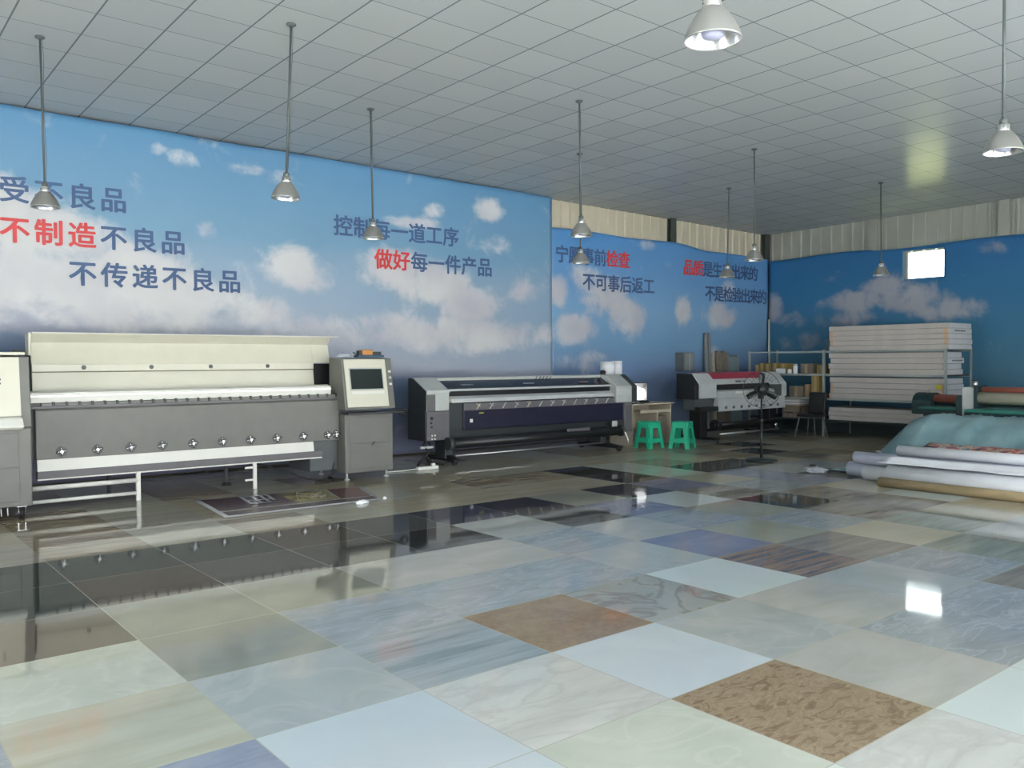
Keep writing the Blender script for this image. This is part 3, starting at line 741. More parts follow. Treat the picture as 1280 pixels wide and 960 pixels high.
# pinch wheels
for x in (1.97, 2.317, 2.656, 2.99, 3.331, 3.673, 4.01, 4.341, 4.686, 5.02, 5.135):
    c, d_ = MB(), MB(); wheel(c, d_, x, 9.95, 0.59)
    wh = d_.build('pinch_wheel', M_greydk, P); c.build('handle', M_dchrome, wh)
# media, lower bar, take-up frame
MB().prism([(9.945, 0.395), (9.975, 0.395), (9.99, 0.515), (9.965, 0.515)], 0, 1.745, 4.83).build('media_sheet', M_white, P)
MB().box(1.74, 4.95, 9.94, 10.02, 0.315, 0.395).build('lower_bar', M_mgrey, P, bevel=0.006)
MB().box(1.74, 4.93, 9.925, 9.945, 0.303, 0.318).build('bar_edge', M_white, P, bevel=0.003)
MB().tube((1.62, 9.93, 0.225), (2.72, 9.93, 0.225), 0.026, 12).build('take_up_tube', M_white, P)
MB().tube((1.62, 9.93, 0.085), (2.72, 9.93, 0.085), 0.020, 12).build('take_up_tube', M_white, P)
MB().box(2.70, 2.745, 9.91, 9.95, 0.0, 0.315).build('post', M_white, P, bevel=0.003)
MB().box(4.03, 4.07, 9.91, 9.95, 0.0, 0.315).box(3.93, 4.03, 9.92, 9.94, 0.245, 0.27).box(3.93, 4.03, 9.92, 9.94, 0.10, 0.122).build('post', M_white, P, bevel=0.003)
for x in (2.55, 3.9):
    l = MB().tube((x, 10.45, 0.03), (x, 10.45, 0.54), 0.022, 10).build('rear_leg', M_greydk, P)
    MB().tube((x, 10.45, 0.0), (x, 10.45, 0.035), 0.065, 14, 0.04).build('foot_pad', M_rubber, l)
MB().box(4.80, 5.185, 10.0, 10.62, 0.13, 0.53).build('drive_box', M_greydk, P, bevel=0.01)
MB().path([(3.9, 10.4, .30), (4.2, 10.2, .26), (4.5, 10.05, .16), (4.75, 9.98, .05), (4.95, 9.96, .02), (5.1, 9.99, .08), (5.15, 10.02, .3), (5.16, 10.03, .5)], 0.012).build('cable', M_rubber, P)
MB().path([(4.9, 9.97, .02), (5.02, 9.90, .015), (5.12, 9.98, .015), (5.15, 10.2, .015)], 0.012).build('cable', M_rubber, P)

# things lying on the console top
def crumple(mb, cx, cy, cz, rx, ry, rz, seed, n=14, amp=0.35):
    rows = []
    for i in range(n + 1):
        th = math.pi * i / n
        row = []
        for j in range(2 * n + 1):
            ph = 2 * math.pi * j / (2 * n)
            d = Vector((math.sin(th) * math.cos(ph), math.sin(th) * math.sin(ph), math.cos(th)))
            s = 1 + amp * noise.noise(d * 2.1 + Vector((seed, 0, 0))) + amp * 0.6 * noise.noise(d * 5 + Vector((seed, 3, 0)))
            z = d.z * rz * s
            row.append(Vector((cx + d.x * rx * s, cy + d.y * ry * s, cz + max(z, -rz * 0.55) + rz * 0.55)))
        rows.append(row)
    return mb.grid(rows)
m, t, b = nt('clear_plastic_wrap')
b.inputs['Base Color'].default_value = (0.75, 0.78, 0.84, 1); b.inputs['Roughness'].default_value = 0.2
b.inputs['Alpha'].default_value = 0.45
M_wrap = m
tag(crumple(MB(), 5.30, 10.02, 1.572, 0.085, 0.075, 0.035, 2.0).build('plastic_bag', M_wrap, origin=(5.30, 10.02, 1.572)), 'crumpled white plastic bag on the printer console, beside the cover', 'bag')
tk = thing('tool_block', (5.66, 10.02, 1.575), 'orange and black tool block on top of the printer console', 'tool')
MB().box(5.54, 5.70, 9.97, 10.07, 1.60, 1.67).build('block', M_orange, tk, bevel=0.012)
MB().box(5.50, 5.545, 9.975, 10.065, 1.59, 1.66).box(5.70, 5.83, 9.98, 10.06, 1.59, 1.645).build('end_cap', M_black, tk, bevel=0.008)
MB().box(5.47, 5.86, 9.96, 10.08, 1.572, 1.60).build('base', M_blue, tk, bevel=0.004)
MB().path([(5.50, 10.0, 1.60), (5.46, 10.0, 1.61), (5.42, 10.0, 1.635)], 0.008).build('lever', M_black, tk)

# ------------------------------------------------------------------ navy printer in the middle
Q = thing('wide_format_printer', (8.9, 10.5, 0), 'dark navy printer with light grey ends, between the largest printer and the desk', 'printer', 'large format printers along the banner wall')
le = MB().prism([(10.25, 0.80), (10.70, 0.80), (10.70, 1.275), (10.60, 1.275), (10.25, 1.095)], 0, 6.72, 7.11).build('left_end', M_lgrey, Q, bevel=0.015)
MB().prism([(10.262, 0.80), (10.72, 0.80), (10.72, 1.27), (10.61, 1.27), (10.262, 1.09)], 0, 6.705, 6.72).build('side_plate', M_p2, le)
MB().box(6.722, 6.86, 10.24, 10.25, 0.80, 1.04).build('dark_inset', M_mgrey, le, bevel=0.003)
MB().box(6.715, 7.11, 10.235, 10.255, 1.06, 1.10).build('cap_lip', M_offw, le, bevel=0.006)
lp = MB().box(6.71, 7.10, 10.24, 10.68, 0.38, 0.80).build('lower_cabinet', M_mgrey, Q, bevel=0.01)
MB().box(6.695, 6.71, 10.26, 10.72, 0.38, 0.82).build('side_plate', M_p2, lp)
for (x, z, r, mm) in ((6.79, .70, .022, M_black), (6.78, .635, .014, M_black), (6.79, .575, .014, M_p2), (6.79, .455, .013, M_white), (6.84, .455, .013, M_white), (6.79, .405, .013, M_white), (6.84, .405, .012, M_white)):
    MB().tube((x, 10.225, z), (x, 10.24, z), r, 12).build('button', mm, lp)
mc = MB().prism([(10.34, 1.105), (10.36, 1.11), (10.60, 1.235), (10.60, 1.20)], 0, 7.11, 10.50).build('window_cover', M_glassdk, Q)
for x in (7.45, 8.65, 9.85): MB().prism([(10.43, 1.158), (10.445, 1.166), (10.447, 1.163), (10.432, 1.155)], 0, x, x + .22).build('painted_glint', M_alu, mc)  # highlights on the smoked cover, put in as thin bright strips
tp = MB().box(7.11, 10.50, 10.58, 10.80, 1.20, 1.27).build('top_cover', M_lgrey, Q, bevel=0.015)
# small maker's mark on the top edge: slanted dark strokes
mk = MB()
for i in range(5):
    x = 9.02 + i * 0.075
    mk.prism([(x, 1.225), (x + .02, 1.225), (x + .05, 1.262), (x + .03, 1.262)], 1, 10.574, 10.58)
    if i % 2: mk.prism([(x + .02, 1.24), (x + .065, 1.24), (x + .065, 1.247), (x + .02, 1.247)], 1, 10.574, 10.58)
mk.build('maker_mark', M_print, tp)
MB().box(7.11, 10.50, 10.30, 10.36, 1.075, 1.108).build('front_rail', M_offw, Q, bevel=0.006)
MB().box(7.11, 10.50, 10.36, 10.62, 0.92, 1.12).build('carriage_bay', M_black, Q)
MB().prism([(10.26, 0.905), (10.42, 0.905), (10.42, 1.0), (10.33, 1.0), (10.26, 0.965)], 0, 7.16, 10.50).build('platen', M_offw, Q, bevel=0.008)
MB().tube((7.12, 10.29, 0.945), (7.40, 10.29, 0.945), 0.028, 12).build('media_roller_end', M_wood, Q)
ap = MB().prism([(10.25, 0.505), (10.34, 0.505), (10.34, 0.905), (10.25, 0.895)], 0, 7.36, 10.71).build('apron', M_navy, Q, bevel=0.006)
MB().box(7.11, 7.36, 10.28, 10.36, 0.50, 0.905).build('apron_inset', M_p2, Q)
MB().box(7.36, 10.70, 10.244, 10.25, 0.79, 0.893).build('apron_band', M_mgrey, ap)
for i in range(13):
    x = 7.58 + i * 0.245
    wm = MB()
    wm.prism([(x, .80), (x + .018, .80), (x + .085, .885), (x + .067, .885)], 1, 10.237, 10.244)
    if i % 3 != 2: wm.prism([(x + .067, .84), (x + .085, .84), (x + .018, .885), (x, .885)], 1, 10.237, 10.244)
    wm.build('pinch_lever', M_lgrey if i % 4 else M_wood, ap)
MB().box(7.47, 7.52, 10.243, 10.25, 0.61, 0.66).build('sticker', M_white, ap)
MB().box(7.64, 7.72, 10.243, 10.25, 0.735, 0.75).build('sticker', M_ylab, ap)
MB().box(7.11, 10.56, 10.42, 10.56, 0.36, 0.50).build('lower_beam', M_p2, Q, bevel=0.01)
MB().tube((7.05, 10.15, 0.33), (10.55, 10.15, 0.33), 0.075, 20).build('media_roll', M_black, Q)
MB().tube((7.0, 10.15, 0.33), (7.07, 10.15, 0.33), 0.095, 20).build('roll_flange', M_p2, Q)
MB().tube((10.52, 10.15, 0.33), (10.58, 10.15, 0.33), 0.095, 20).build('roll_flange', M_p2, Q)
MB().box(9.25, 9.75, 10.07, 10.08, 0.385, 0.43).build('nameplate', M_mgrey, Q)
MB().tube((7.25, 10.30, 0.13), (10.35, 10.30, 0.13), 0.012, 10).build('tie_rod', M_alu, Q)
MB().tube((7.25, 10.72, 0.24), (10.35, 10.72, 0.24), 0.02, 10).build('tie_rod', M_p2, Q)
re = MB().prism([(10.20, 0.80), (10.75, 0.80), (10.75, 1.27), (10.48, 1.27), (10.20, 1.08)], 0, 10.50, 10.88).build('right_end', M_lgrey, Q, bevel=0.015)
MB().prism([(10.22, 0.80), (10.74, 0.80), (10.74, 1.268), (10.50, 1.268), (10.22, 1.07)], 0, 10.88, 11.03).build('side_pod', M_p2, re, bevel=0.01)
MB().box(10.505, 10.835, 10.192, 10.20, 0.93, 1.035).build('end_band', M_offw, re, bevel=0.003)
MB().box(10.72, 10.90, 10.22, 10.72, 0.30, 0.80).build('right_column', M_mgrey, Q, bevel=0.01)
MB().box(10.44, 10.56, 10.24, 10.255, 0.31, 0.49).build('ink_tag', M_lgrey, Q)
MB().box(10.64, 10.70, 10.238, 10.245, 0.85, 0.87).build('sticker', M_white, Q)
# stand feet
for x in (7.17, 10.35):
    st = MB().box(x - .07, x + .07, 10.36, 10.62, 0.10, 0.38).build('leg', M_p2, Q, bevel=0.008)
    MB().prism([(9.95 if x > 9 else 10.15, 0.055), (10.95, 0.055), (10.95, 0.10), (10.65, 0.14), (10.35, 0.14), (9.95 if x > 9 else 10.15, 0.09)], 0, x - .05, x + .05).build('foot_beam', M_black, st, bevel=0.006)
    castor(Q, x, 10.22 if x < 9 else 10.0, M_p2, 0.026, 0.06)
    castor(Q, x, 10.9, M_p2, 0.026, 0.06)
MB().path([(10.52, 10.10, .40), (10.56, 10.06, .30), (10.58, 10.02, .20), (10.57, 10.0, .12)], 0.012).build('crank', M_alu, Q)
MB().path([(6.76, 10.35, .38), (6.70, 10.32, .30), (6.78, 10.30, .22), (6.66, 10.30, .10), (6.60, 10.33, .03)], 0.018).path([(6.82, 10.4, .38), (6.86, 10.35, .26), (6.74, 10.3, .16), (6.83, 10.28, .06), (7.0, 10.25, .02)], 0.014).build('cable_bundle', M_rubber, Q)
MB().box(6.64, 6.86, 10.30, 10.345, 0.265, 0.30).build('plug', M_offw, Q, bevel=0.006)

ps = thing('power_strip', (6.62, 10.12, 0), 'white power strip on the floor at the left foot of the navy printer', 'power strip')
MB().box(6.46, 6.80, 10.08, 10.15, 0.0, 0.045).build('body', M_white, ps, bevel=0.008)
MB().box(6.70, 6.75, 10.09, 10.14, 0.045, 0.08).build('plug', M_white, ps, bevel=0.006)
MB().path([(6.46, 10.115, .018), (6.2, 10.13, .012), (5.98, 10.16, .012)], 0.008).build('cord', M_white, ps)

# paper rolls standing on the navy printer
for (x, hgt, rad, lab) in ((10.73, 0.225, 0.125, 'wider white paper roll on the navy printer, the left of two'), (10.955, 0.235, 0.095, 'slimmer white paper roll at the right end of the navy printer top')):
    r = thing('paper_roll', (x, 10.64, 1.272), lab, 'paper roll', 'paper rolls on the navy printer')
    MB().lathe([(0.03, 0), (rad, 0), (rad, hgt), (0.03, hgt), (0.03, 0)], Matrix.Translation((x, 10.64, 1.272)), 24).build('paper', M_paper, r)
    MB().lathe([(0.025, 0.002), (0.03, 0.002), (0.03, hgt - .002), (0.025, hgt - .002), (0.025, 0.002)], Matrix.Translation((x, 10.64, 1.272)), 16).build('core', M_kraft, r)
tag(crumple(MB(), 10.535, 10.56, 1.275, 0.055, 0.05, 0.045, 5.0, 10).build('rag', M_black, origin=(10.535, 10.56, 1.275)), 'crumpled black rag in front of the paper rolls on the navy printer', 'rag')

# ------------------------------------------------------------------ red-striped printer
S = thing('wide_format_printer', (13.6, 10.2, 0), 'off-white printer with a crimson top stripe, behind the black floor fan', 'printer', 'large format printers along the banner wall')
le = MB().prism([(9.95, 0.81), (10.30, 0.81), (10.30, 1.27), (10.14, 1.27), (9.95, 1.08)], 0, 12.40, 12.87).build('left_end', M_offw, S, bevel=0.015)
MB().prism([(9.98, 0.80), (10.42, 0.80), (10.42, 1.27), (10.14, 1.265), (9.98, 1.07)], 0, 12.29, 12.40).build('side_pod', M_black, le, bevel=0.01)
MB().prism([(10.02, 1.062), (10.03, 1.058), (10.16, 1.20), (10.16, 1.255)], 0, 12.87, 14.98).build('front_cover', M_offw, S)
tp = MB().prism([(10.16, 1.16), (10.5, 1.16), (10.5, 1.275), (10.16, 1.27)], 0, 12.87, 14.98).build('top_cover', M_offw, S, bevel=0.01)
MB().prism([(10.075, 1.165), (10.155, 1.272), (10.47, 1.285), (10.47, 1.275), (10.16, 1.262), (10.085, 1.16)], 0, 12.80, 14.55).build('stripe', M_red, tp)
MB().prism([(10.032, 1.09), (10.052, 1.12), (10.046, 1.123), (10.026, 1.093)], 0, 13.55, 13.72).prism([(10.032, 1.10), (10.046, 1.12), (10.040, 1.123), (10.026, 1.103)], 0, 13.76, 13.85).build('maker_mark', M_print, tp)
MB().box(12.87, 14.66, 10.06, 10.4, 0.94, 1.10).build('carriage_bay', M_black, S)
MB().prism([(9.93, 0.80), (10.2, 0.80), (10.2, 0.955), (10.03, 0.955), (9.93, 0.93)], 0, 12.88, 14.66).build('platen', M_offw, S, bevel=0.008)
MB().box(13.4, 13.62, 9.925, 9.935, 0.88, 0.93).build('label_plate', M_white, S)
MB().prism([(9.94, 0.56), (10.1, 0.56), (10.05, 0.80), (9.96, 0.80)], 0, 12.93, 15.04).build('apron', M_offw, S, bevel=0.006)
for i in range(8):
    x = 13.13 + i * 0.235
    MB().tube((x, 9.925, 0.63), (x, 9.945, 0.63), 0.028, 12).build('pinch_knob', M_box, S)
re = MB().prism([(9.97, 0.79), (10.35, 0.79), (10.35, 1.255), (10.16, 1.255), (9.97, 1.03)], 0, 14.98, 15.13).build('right_end', M_offw, S, bevel=0.015)
MB().box(14.68, 14.98, 9.99, 10.3, 0.79, 1.04).build('dark_recess', M_greydk, re)
MB().prism([(9.975, 1.03), (10.0, 1.07), (10.19, 1.262), (10.19, 1.23)], 0, 14.56, 15.13).build('end_hood', M_offw, re)
MB().box(12.42, 15.0, 10.1, 10.36, 0.60, 0.80).build('beam', M_greydk, S)
MB().box(12.34, 12.86, 9.90, 10.02, 0.58, 0.66).build('ink_tray', M_black, S, bevel=0.006)
for x in (12.66, 14.80):
    st = MB().box(x - .10, x + .10, 10.08, 10.34, 0.08, 0.62).build('leg', M_black, S, bevel=0.008)
    MB().box(x - .06, x + .06, 9.75, 10.7, 0.055, 0.11).build('foot_beam', M_black, st, bevel=0.008)
    castor(S, x, 9.79, M_greydk, 0.026, 0.06); castor(S, x, 10.66, M_greydk, 0.026, 0.06)
MB().tube((12.72, 9.92, 0.32), (14.75, 9.92, 0.32), 0.05, 16).build('media_roll', M_black, S)
MB().tube((12.74, 9.92, 0.32), (12.86, 9.92, 0.32), 0.10, 18).build('roll_flange', M_black, S)
MB().tube((12.86, 9.915, 0.33), (12.89, 9.915, 0.33), 0.04, 12).build('flange_cap', M_offw, S)
MB().tube((12.9, 9.90, 0.15), (14.75, 9.90, 0.15), 0.018, 10).build('take_up_tube', M_alu, S)
MB().box(12.76, 14.7, 10.18, 10.24, 0.18, 0.24).build('crossbar', M_black, S)

# ------------------------------------------------------------------ desk with screen, stools
D = thing('desk', (11.75, 10.75, 0), 'pale wood computer desk standing beyond the navy printer', 'desk')
MB().box(11.16, 12.28, 10.45, 11.05, 0.715, 0.74).build('desktop', M_wood, D, bevel=0.004)
MB().box(11.18, 11.21, 10.48, 11.03, 0, 0.715).build('side_panel', M_wood, D)
MB().box(12.19, 12.22, 10.48, 11.03, 0, 0.715).build('side_panel', M_wood, D)
MB().box(11.83, 11.86, 10.48, 11.03, 0, 0.60).build('divider', M_wood, D)
MB().box(11.21, 12.19, 11.0, 11.02, 0.25, 0.715).build('back_panel', M_wood, D)
kt = MB().box(11.30, 12.10, 10.40, 10.80, 0.585, 0.605).build('keyboard_tray', M_wood, D, bevel=0.003)
MB().box(11.30, 12.10, 10.395, 10.41, 0.575, 0.63).build('tray_front', M_wood, kt)
MB().box(11.90, 12.15, 10.52, 10.95, 0.02, 0.50).build('drawer_front', M_woodd, D)
mo = thing('monitor', (11.40, 10.62, 0.74), 'dark monitor with a glaring white patch on its screen, at the right end of the navy printer', 'monitor')
R_ = Matrix.Translation((11.33, 10.48, 0.0)) @ Matrix.Rotation(math.radians(-30), 4, 'Z') @ Matrix.Diagonal((0.72, 1, 1, 1))
MB().box(-.24, .24, 0.0, 0.06, 0.79, 1.12, R_).build('housing', M_black, mo, bevel=0.01)
def rounded(mb, pts, y0, y1, R):
    A = [mb.bm.verts.new(R @ Vector((x, y0, z))) for x, z in pts]; B = [mb.bm.verts.new(R @ Vector((x, y1, z))) for x, z in pts]
    mb.bm.faces.new(A); mb.bm.faces.new(B[::-1]); n = len(pts)
    for i in range(n): mb.bm.faces.new((A[i], A[(i + 1) % n], B[(i + 1) % n], B[i]))
    return mb
pts = [(-.20, 1.085), (-.155, 1.085)] + [(0.10 + 0.105 * math.cos(a), 0.915 + 0.105 * math.sin(a)) for a in [math.radians(k) for k in range(60, -101, -20)]] + [(0.0, 0.81), (-.08, 0.83)]
MB().box(-.225, .225, -.004, 0.0, 0.805, 1.105, R_).build('screen', M_screen, mo)
rounded(MB(), pts, -.007, -.0042, R_).build('screen_glare', M_lit, mo)  # screen glare put in as a glowing flat shape
MB().box(-.04, .04, .02, .06, 0.745, 0.80, R_).box(-.12, .12, -.06, .14, 0.74, 0.755, R_).build('stand', M_black, mo)
tag(MB().lathe([(0, 0), (.09, 0), (.10, .012), (.07, .035), (0, .045)], Matrix.Translation((11.80, 10.75, 0.74))).build('mouse', M_black, origin=(11.8, 10.75, .74)), 'small black computer mouse lying on the pale desk', 'mouse')

def make_stool(loc, label):
    T = thing('stool', loc, label, 'stool', 'green plastic stools')
    x, y, _ = loc
    h = 0.46; a, b_ = 0.135, 0.185
    seat = MB().box(x - a - .01, x + a + .01, y - a - .01, y + a + .01, h - .03, h).build('seat', M_green, T, bevel=0.015)
    for sx in (-1, 1):
        for sy in (-1, 1):
            mb = MB()
            V = []
            for z, k, wd in ((0.0, b_, 0.070), (h - .03, a, 0.085)):
                cx, cy = x + sx * k, y + sy * k
                V.append([mb.bm.verts.new(Vector(p)) for p in ((cx, cy, z), (cx - sx * wd, cy, z), (cx - sx * wd, cy - sy * .018, z), (cx - sx * .018, cy - sy * .018, z), (cx - sx * .018, cy - sy * wd, z), (cx, cy - sy * wd, z))])
            n = 6
            for i in range(n): mb.bm.faces.new((V[0][i], V[0][(i + 1) % n], V[1][(i + 1) % n], V[1][i]))
            mb.bm.faces.new(V[0]); mb.bm.faces.new(V[1])
            mb.build('leg', M_green, T)
    for s in (-1, 1):
        for z0, z1, nm in ((0.35, 0.432, 'apron'), (0.10, 0.17, 'stretcher')):
            k = b_ + (a - b_) * (z0 + z1) / 2 / (h - .03)
            MB().box(x - k + .02, x + k - .02, y + s * k - .012, y + s * k + .006, z0, z1).build(nm, M_green, T)
            MB().box(x + s * k - .012, x + s * k + .006, y - k + .02, y + k - .02, z0, z1).build(nm, M_green, T)
    return T
st1 = make_stool((11.20, 10.10, 0), 'green plastic stool nearest the navy printer, in front of the desk')
st2 = copy_tree(st1, (11.60, 9.70, 0)); st2['label'] = 'green plastic stool farther from the navy printer, in the open floor'
st2.rotation_euler = (0, 0, math.radians(20))

# ------------------------------------------------------------------ black floor fan
Fn = thing('floor_fan', (11.0, 7.68, 0), 'black pedestal fan standing alone on the floor before the striped printer', 'fan')
MB().lathe([(0, 0), (.23, 0), (.235, .02), (.20, .035), (.05, .05), (0, .05)], Matrix.Translation((11.0, 7.68, 0)), 36).build('base', M_fan, Fn)
MB().tube((11.0, 7.68, .05), (11.0, 7.68, 0.60), 0.022, 14).tube((11.0, 7.68, .60), (11.0, 7.68, 0.96), 0.015, 14).build('pole', M_fan, Fn)
MB().tube((11.0, 7.68, .57), (11.0, 7.68, 0.63), 0.03, 14).build('collar', M_fan, Fn)
fd = Vector((-0.80, -0.60, 0.05)).normalized()
fq = fd.to_track_quat('Z', 'Y').to_matrix().to_4x4()
fc = Vector((11.0, 7.68, 1.07))
FM = Matrix.Translation(fc) @ fq
MB().lathe([(0, -.16), (.07, -.155), (.105, -.12), (.105, -.03), (.06, 0), (0, 0)], FM, 20).build('motor', M_fan, Fn)
MB().box(10.97, 11.03, 7.66, 7.72, 0.93, 1.0).build('tilt_bracket', M_fan, Fn)
for k in range(3):
    a0 = math.radians(90 + 120 * k)
    mb = MB(); rows = []
    for i in range(7):
        r = 0.06 + 0.185 * i / 6
        wd = 0.024 + 0.020 * math.sin(math.pi * i / 6 * 0.8)
        rows.append([FM @ Vector((r * math.cos(a0) - s * wd * math.sin(a0), r * math.sin(a0) + s * wd * math.cos(a0), 0.05 + s * 0.025)) for s in (-1, 0, 1)])
    mb.grid(rows).build('blade', M_fan, Fn, solid=0.004)
MB().lathe([(0, .08), (.07, .075), (.08, .03), (0, .02)], FM, 20).build('hub', M_fan, Fn)
def ring(mb, r, z, th, seg=40):
    pts = [FM @ Vector((r * math.cos(2 * math.pi * i / seg), r * math.sin(2 * math.pi * i / seg), z)) for i in range(seg + 1)]
    mb.path(pts, th, 5)
gd = MB()
ring(gd, 0.270, 0.045, 0.004); ring(gd, 0.09, 0.115, 0.003); ring(gd, .18, .10, .0018)
for i in range(28):
    a = 2 * math.pi * i / 28
    gd.path([FM @ Vector((r * math.cos(a), r * math.sin(a), z)) for r, z in ((.07, .118), (.18, .10), (.255, .07), (.27, .045))], 0.0013, 4)
    gd.path([FM @ Vector((r * math.cos(a), r * math.sin(a), z)) for r, z in ((.08, -.05), (.18, -.04), (.255, .01), (.27, .045))], 0.0013, 4)
gd.build('guard', M_fan, Fn)
MB().lathe([(0, .112), (.055, .112), (.055, .124), (0, .126)], FM, 20).build('guard_badge', M_fan, Fn)

# ------------------------------------------------------------------ pendant lamps
def make_lamp(top, bot, label, name='pendant_lamp'):
    top, bot = Vector(top), Vector(bot)
    T = thing(name, top, label, 'lamp', 'aluminium bell pendant lamps')
    lamp_parts(T, top, (top - bot).length)
    aim_lamp(T, top, bot)
    return T
def lamp_parts(T, top, Ln):
    X = Matrix.Translation(top)
    MB().lathe([(0, 0), (.045, 0), (.045, -.012), (.012, -.03), (0, -.03)], X, 18).build('ceiling_rose', M_pole, T)
    MB().tube(top + Vector((0, 0, -.02)), top + Vector((0, 0, -Ln + .22)), 0.011, 10).build('rod', M_pole, T)
    MB().path([top + Vector((.02 + .006 * math.sin(k), .01, -.02 - (Ln - .26) * k / 10)) for k in range(11)], 0.003, 4).build('wire', M_pole, T)
    b0 = -Ln
    MB().lathe([(0, b0 + .24), (.020, b0 + .24), (.028, b0 + .228), (.028, b0 + .192), (0, b0 + .192)], X, 18).build('socket_cap', M_pole, T)
    MB().lathe([(.028, b0 + .198), (.041, b0 + .192), (.043, b0 + .146), (.041, b0 + .142)], X, 28).build('neck', M_alu, T)
    MB().lathe([(.042, b0 + .148), (.056, b0 + .142), (.076, b0 + .118), (.099, b0 + .083), (.117, b0 + .047), (.127, b0 + .020), (.131, b0 + .004), (.131, b0)], X, 36).build('shade', M_lampout, T)
    MB().lathe([(.030, b0 + .146), (.054, b0 + .139), (.074, b0 + .115), (.097, b0 + .080), (.115, b0 + .044), (.1255, b0 + .017), (.1295, b0 + .0)], X, 36).build('reflector', M_lampin, T)
    MB().lathe([(.128, b0 + .001), (.132, b0 + .003), (.134, b0 - .002), (.130, b0 - .005), (.128, b0 + .001)], X, 36).build('rim', M_alu, T)
    MB().lathe([(.020, b0 + .145), (.024, b0 + .132), (.050, b0 + .112), (.054, b0 + .030), (.046, b0 + .012), (.02, b0 + .006), (0, b0 + .004)], X, 24).build('bulb', M_bulb, T)
    sc_ = MB()
    for k in range(4):
        a = k * math.pi / 2 + .5
        sc_.tube(top + Vector((.039 * math.cos(a), .039 * math.sin(a), b0 + .175)), top + Vector((.046 * math.cos(a), .046 * math.sin(a), b0 + .175)), .005, 8)
    sc_.build('screw', M_black, T)
def aim_lamp(T, top, bot):
    d = (top - bot).normalized()
    T.rotation_euler = Vector((0, 0, 1)).rotation_difference(d).to_euler()
LAMPS = [
 ((1.739, 9.381), (1.748, 9.330, 3.02), 'bell lamp hanging in front of the navy slogan at far left'),
 ((3.501, 7.587), (3.427, 7.590, 3.04), 'bell lamp hanging left of the red and navy middle slogan, over the largest printer'),
 ((5.354, 9.379), (5.352, 9.340, 3.03), 'bell lamp hanging in front of the middle slogan on the long banner'),
 ((7.149, 7.556), (7.146, 7.520, 3.01), 'bell lamp against the cream ribbed sheet, its rod just before another rod'),
 ((8.846, 9.344), (8.827, 9.310, 2.96), 'bell lamp covering part of the first slogan line on the shorter banner'),
 ((10.648, 7.569), (10.615, 7.545, 2.96), 'bell lamp just above the slogan line nearest the room corner'),
 ((12.523, 9.430), (12.469, 9.420, 2.97), 'small bell lamp hanging before the slogan nearest the room corner'),
 ((14.200, 7.542), (14.178, 7.510, 2.95), 'farthest bell lamp, hanging beside the bright far window'),
 ((6.690, 2.640), (6.656, 2.622, 3.00), 'bell lamp at the right edge of the photo with its long dark rod'),
 ((3.270, 2.560), (3.260, 2.547, 3.00), 'nearest bell lamp, showing its reflector and bulb at top of the photo'),
]
l0 = None
for (tx, ty), bot, lab in LAMPS:
    make_lamp((tx, ty, ceil_z(tx, ty)), bot, lab)
# ------------------------------------------------------------------ rack with cartons
K = thing('storage_rack', (15.9, 9.0, 0), 'long steel storage rack along the far banner holding cartons and boxes', 'rack')
RX0, RX1 = 15.40, 16.40
for y in (11.05, 9.32, 6.97):
    for x in (RX0, RX1):
        MB().box(x - .018, x + .018, y - (.022 if x < 16 else .012), y + (.022 if x < 16 else .012), 0, 1.70 if x < 16 else 1.72).build('post', M_rack, K)
for z in (1.67, 1.22, 0.75):
    for (ya, yb) in ((9.342, 11.028), (6.992, 9.298)):
        if z == 1.67:
            MB().box(RX0 - .015, RX0 + .015, ya, yb, z - .018, z + .012).box(RX1 - .015, RX1 + .015, ya, yb, z - .018, z + .012).build('beam', M_rack, K)
        else:
            bmx = MB().box(RX0 - .015, RX0 + .015, ya, yb, z - .03, z + .012).box(RX1 - .015, RX1 + .015, ya, yb, z - .03, z + .012).build('beam', M_rack, K)
            MB().box(RX0 + .017, RX1 - .017, ya, yb, z - .012, z + .008).build('shelf', M_rackdk, K)
MB().box(RX0 + .02, RX1 - .02, 6.995, 9.295, 1.672, 1.682).build('shelf', M_rackdk, K)
for (ya, yb) in ((9.342, 11.028), (6.992, 9.298)):
    MB().box(RX0 - .015, RX1 - .02, ya, yb, 0.30, 0.335).build('shelf', M_rackdk, K)
MB().box(RX1 - .005, RX1 + .005, 6.99, 11.03, 0.02, 0.30).build('back_panel', M_rackdk, K)

def carton(x0, x1, y0, y1, z0, z1, label, mark=False, tape=False, lab=False):
    T = thing('carton', ((x0 + x1) / 2, (y0 + y1) / 2, z0), label, 'carton', 'long flat white cartons on the rack')
    bd = MB().box(x0, x1, y0, y1, z0, z1 - .002).build('body', M_carton, T, bevel=0.009)
    MB().box(x0 + .004, x1 - .004, y0 - .003, y0, z0 + .006, z1 - .010).build('end_label', M_cartone, T)
    if mark:
        mb = MB()
        for i in range(6):
            mb.box(x0 + .22 + i * .07, x0 + .27 + i * .07, y0 - .006, y0 - .003, (z0 + z1) / 2 - .014, (z0 + z1) / 2 + .014)
        mb.build('print', M_print, T)
    if tape:
        MB().box(x0 - .003, x0, y0 + .03, y0 + .09, z0 + .006, z1 - .01).box(x0 - .003, x0, y1 - .07, y1 - .02, z0 + .006, z1 - .01).build('tape', M_tape, T)
    if lab:
        MB().box(x0 - .004, x0, y0 + .07, y0 + .17, z0 + .01, z1 - .012).build('label_patch', M_ylab, T)
    return T
ORD = {1: ['only'], 3: ['bottom', 'middle', 'topmost'], 4: ['bottom', 'second lowest', 'second from top', 'topmost'], 5: ['bottom', 'second lowest', 'middle', 'second from top', 'topmost']}
rr = random.Random(11)
